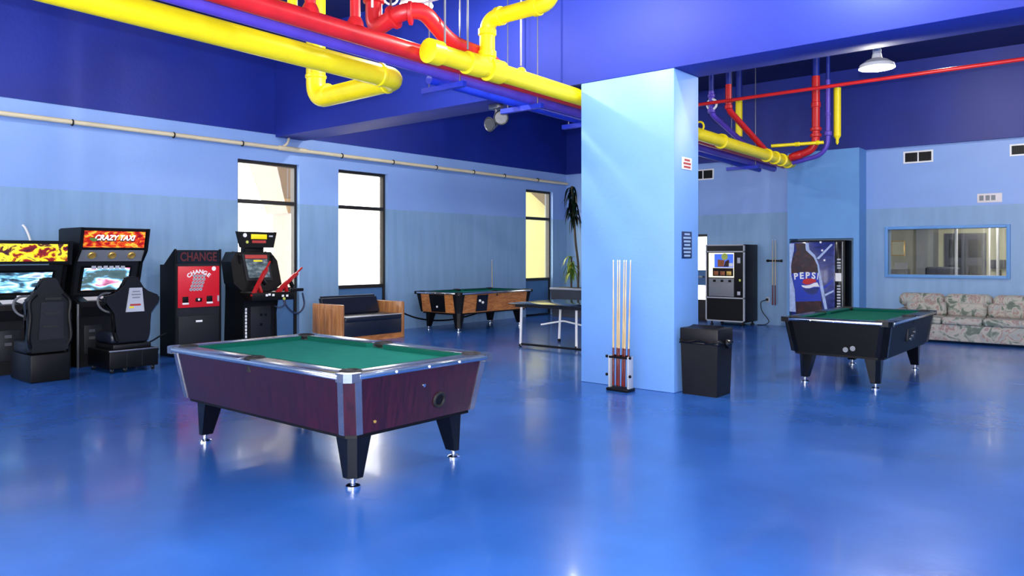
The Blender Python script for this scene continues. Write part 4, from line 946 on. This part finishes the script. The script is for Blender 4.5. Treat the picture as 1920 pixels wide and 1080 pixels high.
def leaf_mesh(L, wd, droop):
    bm = NB(); n = 8; rows = []
    for i in range(n+1):
        t = i/n; w = wd*(math.sin(PI*min(1, t*.9+.1))**.7)*(1 if t < 1 else .02)
        x = L*(t*.75-.25*t*t*droop); z = L*(.38*t-.95*droop*t*t)
        rows.append([bm.verts.new((x, -w, z+w*.35)), bm.verts.new((x, 0, z)), bm.verts.new((x, w, z+w*.35))])
    for i in range(n):
        for k in range(2): bm.faces.new((rows[i][k], rows[i][k+1], rows[i+1][k+1], rows[i+1][k]))
    me = bpy.data.meshes.new('leaf'); bmesh.ops.solidify(bm, geom=bm.faces[:], thickness=.004); bm.to_mesh(me); bm.free()
    for p in me.polygons: p.use_smooth = True
    return me
LM = {}
for key, m in (('dark', 'dark_leaf'), ('lite', 'yellow_leaf'), ('green', 'green_leaf')):
    LM[key] = []
    for L, dr in ((.62, 1.3), (.55, .9), (.5, 1.6)):
        me = leaf_mesh(L, .035, dr); me.materials.append(M[m]); LM[key].append(me)
def leaf(me, p, yaw, sc, pitch=0):
    o = bpy.data.objects.new('leaf', me); C.objects.link(o); o.parent = pl; o.location = p; o.rotation_euler = (0, pitch, yaw); o.scale = (sc,)*3
rnd = random.Random(3)
for k in range(58):
    t = rnd.random()
    leaf(rnd.choice(LM['dark']), (-.05+.05*t, 0, 3.34-.9*t), k*2.399, .62+.38*rnd.random(), rnd.uniform(-.3, .25))
for k in range(40):
    t = rnd.random()
    leaf(rnd.choice(LM['lite' if rnd.random() < .6 else 'green']), (-.08, .02, 1.52-.45*t), k*2.399, .5+.35*rnd.random(), rnd.uniform(-.5, .2))

# =================================================================== SIGNS, VENTS
def sign_on_column(name, label, y0, y1, z0, z1, back, ink, rows):
    r = thing(name, label, 'sign', (-4.08, (y0+y1)/2, (z0+z1)/2), PI/2)
    w, hh = (y1-y0)/2, (z1-z0)/2
    b = obj('plate', bx(-w, w, -.008, 0, -hh, hh, bev=.002), back, r)
    for k in range(rows):
        z = hh-(k+.75)*2*hh/(rows+.5); ww = w*(.55+.3*((k*37) % 10)/10)
        obj('text_line', bx(-ww, ww, -.011, -.008, z-hh*.5/rows, z+hh*.5/rows), ink, b, False)
sign_on_column('notice_sign', 'small white notice with red lines high on the column side', 7.93, 8.17, 2.545, 2.685, 'sign_white', 'sign_red', 3)
sign_on_column('rules_plaque', 'dark blue rules plaque with pale lines on the column side', 7.93, 8.17, 1.52, 1.83, 'sign_navy', 'sign_text', 7)
ws = thing('wall_sign', 'small pale sign high on the back wall above the interior window', 'sign', (-2.25, YB, 2.63))
b = obj('plate', bx(-.2, .2, -.008, 0, -.085, .085, bev=.002), 'sign_white', ws)
for k, x in enumerate((-.13, -.03, .06)): obj('text_line', bx(x-.035, x+.035, -.011, -.008, -.045, .05), 'grey', b, False)
def vent(x0, x1, z0, z1, label):
    r = thing('wall_vent', label, 'vent', ((x0+x1)/2, YB, (z0+z1)/2))
    w, hh = (x1-x0)/2, (z1-z0)/2; t = .03
    bm = NB(); box(bm, -w, w, -.02, 0, hh-t, hh); box(bm, -w, w, -.02, 0, -hh, -hh+t); box(bm, -w, -w+t, -.02, 0, -hh+t, hh-t); box(bm, w-t, w, -.02, 0, -hh+t, hh-t); box(bm, -.012, .012, -.02, 0, -hh+t, hh-t)
    obj('vent_frame', bm, 'white', r, False)
    obj('vent_back', bx(-w+t, w-t, -.004, 0, -hh+t, hh-t), 'black', r, False)
    n = 14
    for k in range(n):
        x = -w+t+(2*w-2*t)*(k+.5)/n; obj('slat', bx(x-.004, x+.004, -.018, -.004, -hh+t, hh-t), 'charcoal', r, False)
vent(-3.72, -3.19, 3.38, 3.62, 'white framed air vent on the back wall right of the niche')
vent(-1.93, -1.4, 3.38, 3.6, 'air vent on the back wall above the small pale sign')
vent(-8.3, -7.76, 3.33, 3.58, 'air vent on the back wall above the snack machine')

# cables by the arcade row
tag(obj('power_cord', tube(NB(), curve([(-11.75, 5.2, .25), (-11.7, 5.35, .22), (-11.6, 5.5, .32), (-11.55, 5.575, .36)]), .01, 8), 'charcoal'), 'grey cord running from the flame cabinet to the change machine', 'cord')
tag(obj('wall_cable', tube(NB(), curve([(XL+.03, 3.88, 1.6), (XL+.03, 3.85, 1.78), (XL+.03, 3.80, 1.92), (XL+.02, 3.76, 1.98)]), .016, 8), 'white'), 'white cable on the wall above the yellow marquee', 'cable')

# =================================================================== OFFICE FURNISHING BEHIND THE INTERIOR WINDOW
pf = thing('framed_picture', 'pale framed picture on the office wall behind the interior window', 'picture', (-4.62, OY, 1.72))
obj('frame', bx(-.16, .16, -.03, 0, -.19, .19, bev=.005), 'gold', pf); obj('print', bx(-.13, .13, -.034, -.028, -.16, .16), 'paper', pf, False)
od = thing('office_door', 'dark double door on the office wall seen through the interior window', 'door', (-3.2, OY, 0))
obj('door_frame', bx(-.42, .42, -.05, 0, 0, 2.06), 'dark_slate', od, False)
for s in (-1, 1):
    lf = obj('door_leaf', bx(.01 if s > 0 else -.38, .38 if s > 0 else -.01, -.07, -.05, .02, 2.02), 'dark_slate', od, False)
    for z in (.3, .9, 1.5): obj('door_panel', bx(.07 if s > 0 else -.32, .32 if s > 0 else -.07, -.08, -.07, z, z+.42, bev=.006), 'charcoal', lf)
oc_ = thing('office_counter', 'grey office counter below the pale picture', 'counter', (-4.9, 19.5, 0))
obj('counter_body', bx(-.7, .75, 0, .55, 0, .98), 'grey', oc_, False); obj('counter_top', bx(-.74, .79, -.04, .57, .98, 1.02, bev=.006), 'charcoal', oc_)
pr = thing('office_printer', 'dark desktop printer on the office counter', 'printer', (-4.5, 19.65, 1.02))
obj('body', bx(-.2, .2, 0, .35, 0, .2, bev=.02), 'dark_slate', pr); obj('paper_tray', loft(NB(), [(-.14, .25, .19), (.14, .25, .19), (.14, .28, .19), (-.14, .28, .19)], [(-.14, .36, .36), (.14, .36, .36), (.14, .38, .36), (-.14, .38, .36)]), 'light_grey', pr, False)
oc2 = thing('office_armchair', 'dark high-backed office armchair in front of the dark double door', 'chair', (-3.4, 18.7, 0))
obj('seat', bx(-.3, .3, 0, .6, .36, .5, bev=.04, seg=3), 'dark_slate', oc2); obj('backrest', bx(-.34, .34, -.02, .12, .5, 1.3, bev=.06, seg=4), 'dark_slate', oc2)
for s in (-1, 1): obj('armrest', bx(s*.34-.04, s*.34+.04, .0, .5, .5, .7, bev=.03, seg=3), 'dark_slate', oc2)
obj('pedestal', lathe(NB(), [(.28, 0), (.28, .03), (.05, .06), (.05, .37)], (0, .3, 0), Z, 16), 'charcoal', oc2)
sh_ = thing('rolling_shutter', 'dark slatted shutter on the office wall at the far right', 'shutter', (-1.75, OY-.03, 0))
for k in range(19): obj('slat', bx(-.5, .5, -.06, -.01, .05+k*.1, .145+k*.1, bev=.008), 'dark_slate', sh_)
obj('shutter_box', bx(-.55, .55, -.2, 0, 1.95, 2.2, bev=.01), 'grey', sh_)
for x, y, lab in ((-2.56, 19.0, 'slim white post inside the office near the wall box'), (-2.36, 18.6, 'thicker white post inside the office beside the shutter'), (-3.05, 18.2, 'pale post inside the office in front of the dark double door')):
    tag(obj('office_post', tube(NB(), [(x, y, 0), (x, y, 2.75)], .03 if x != -2.56 else .018, 12), 'white'), lab, 'post')
wb_ = thing('wall_box', 'small dark wall box on the office wall between door and shutter', 'wall box', (-2.55, OY, 1.35))
obj('cover', bx(-.14, .14, -.08, 0, -.1, .1, bev=.01), 'dark_slate', wb_); obj('handset', bx(-.04, .06, -.1, 0, -.28, -.12, bev=.015), 'black', wb_)
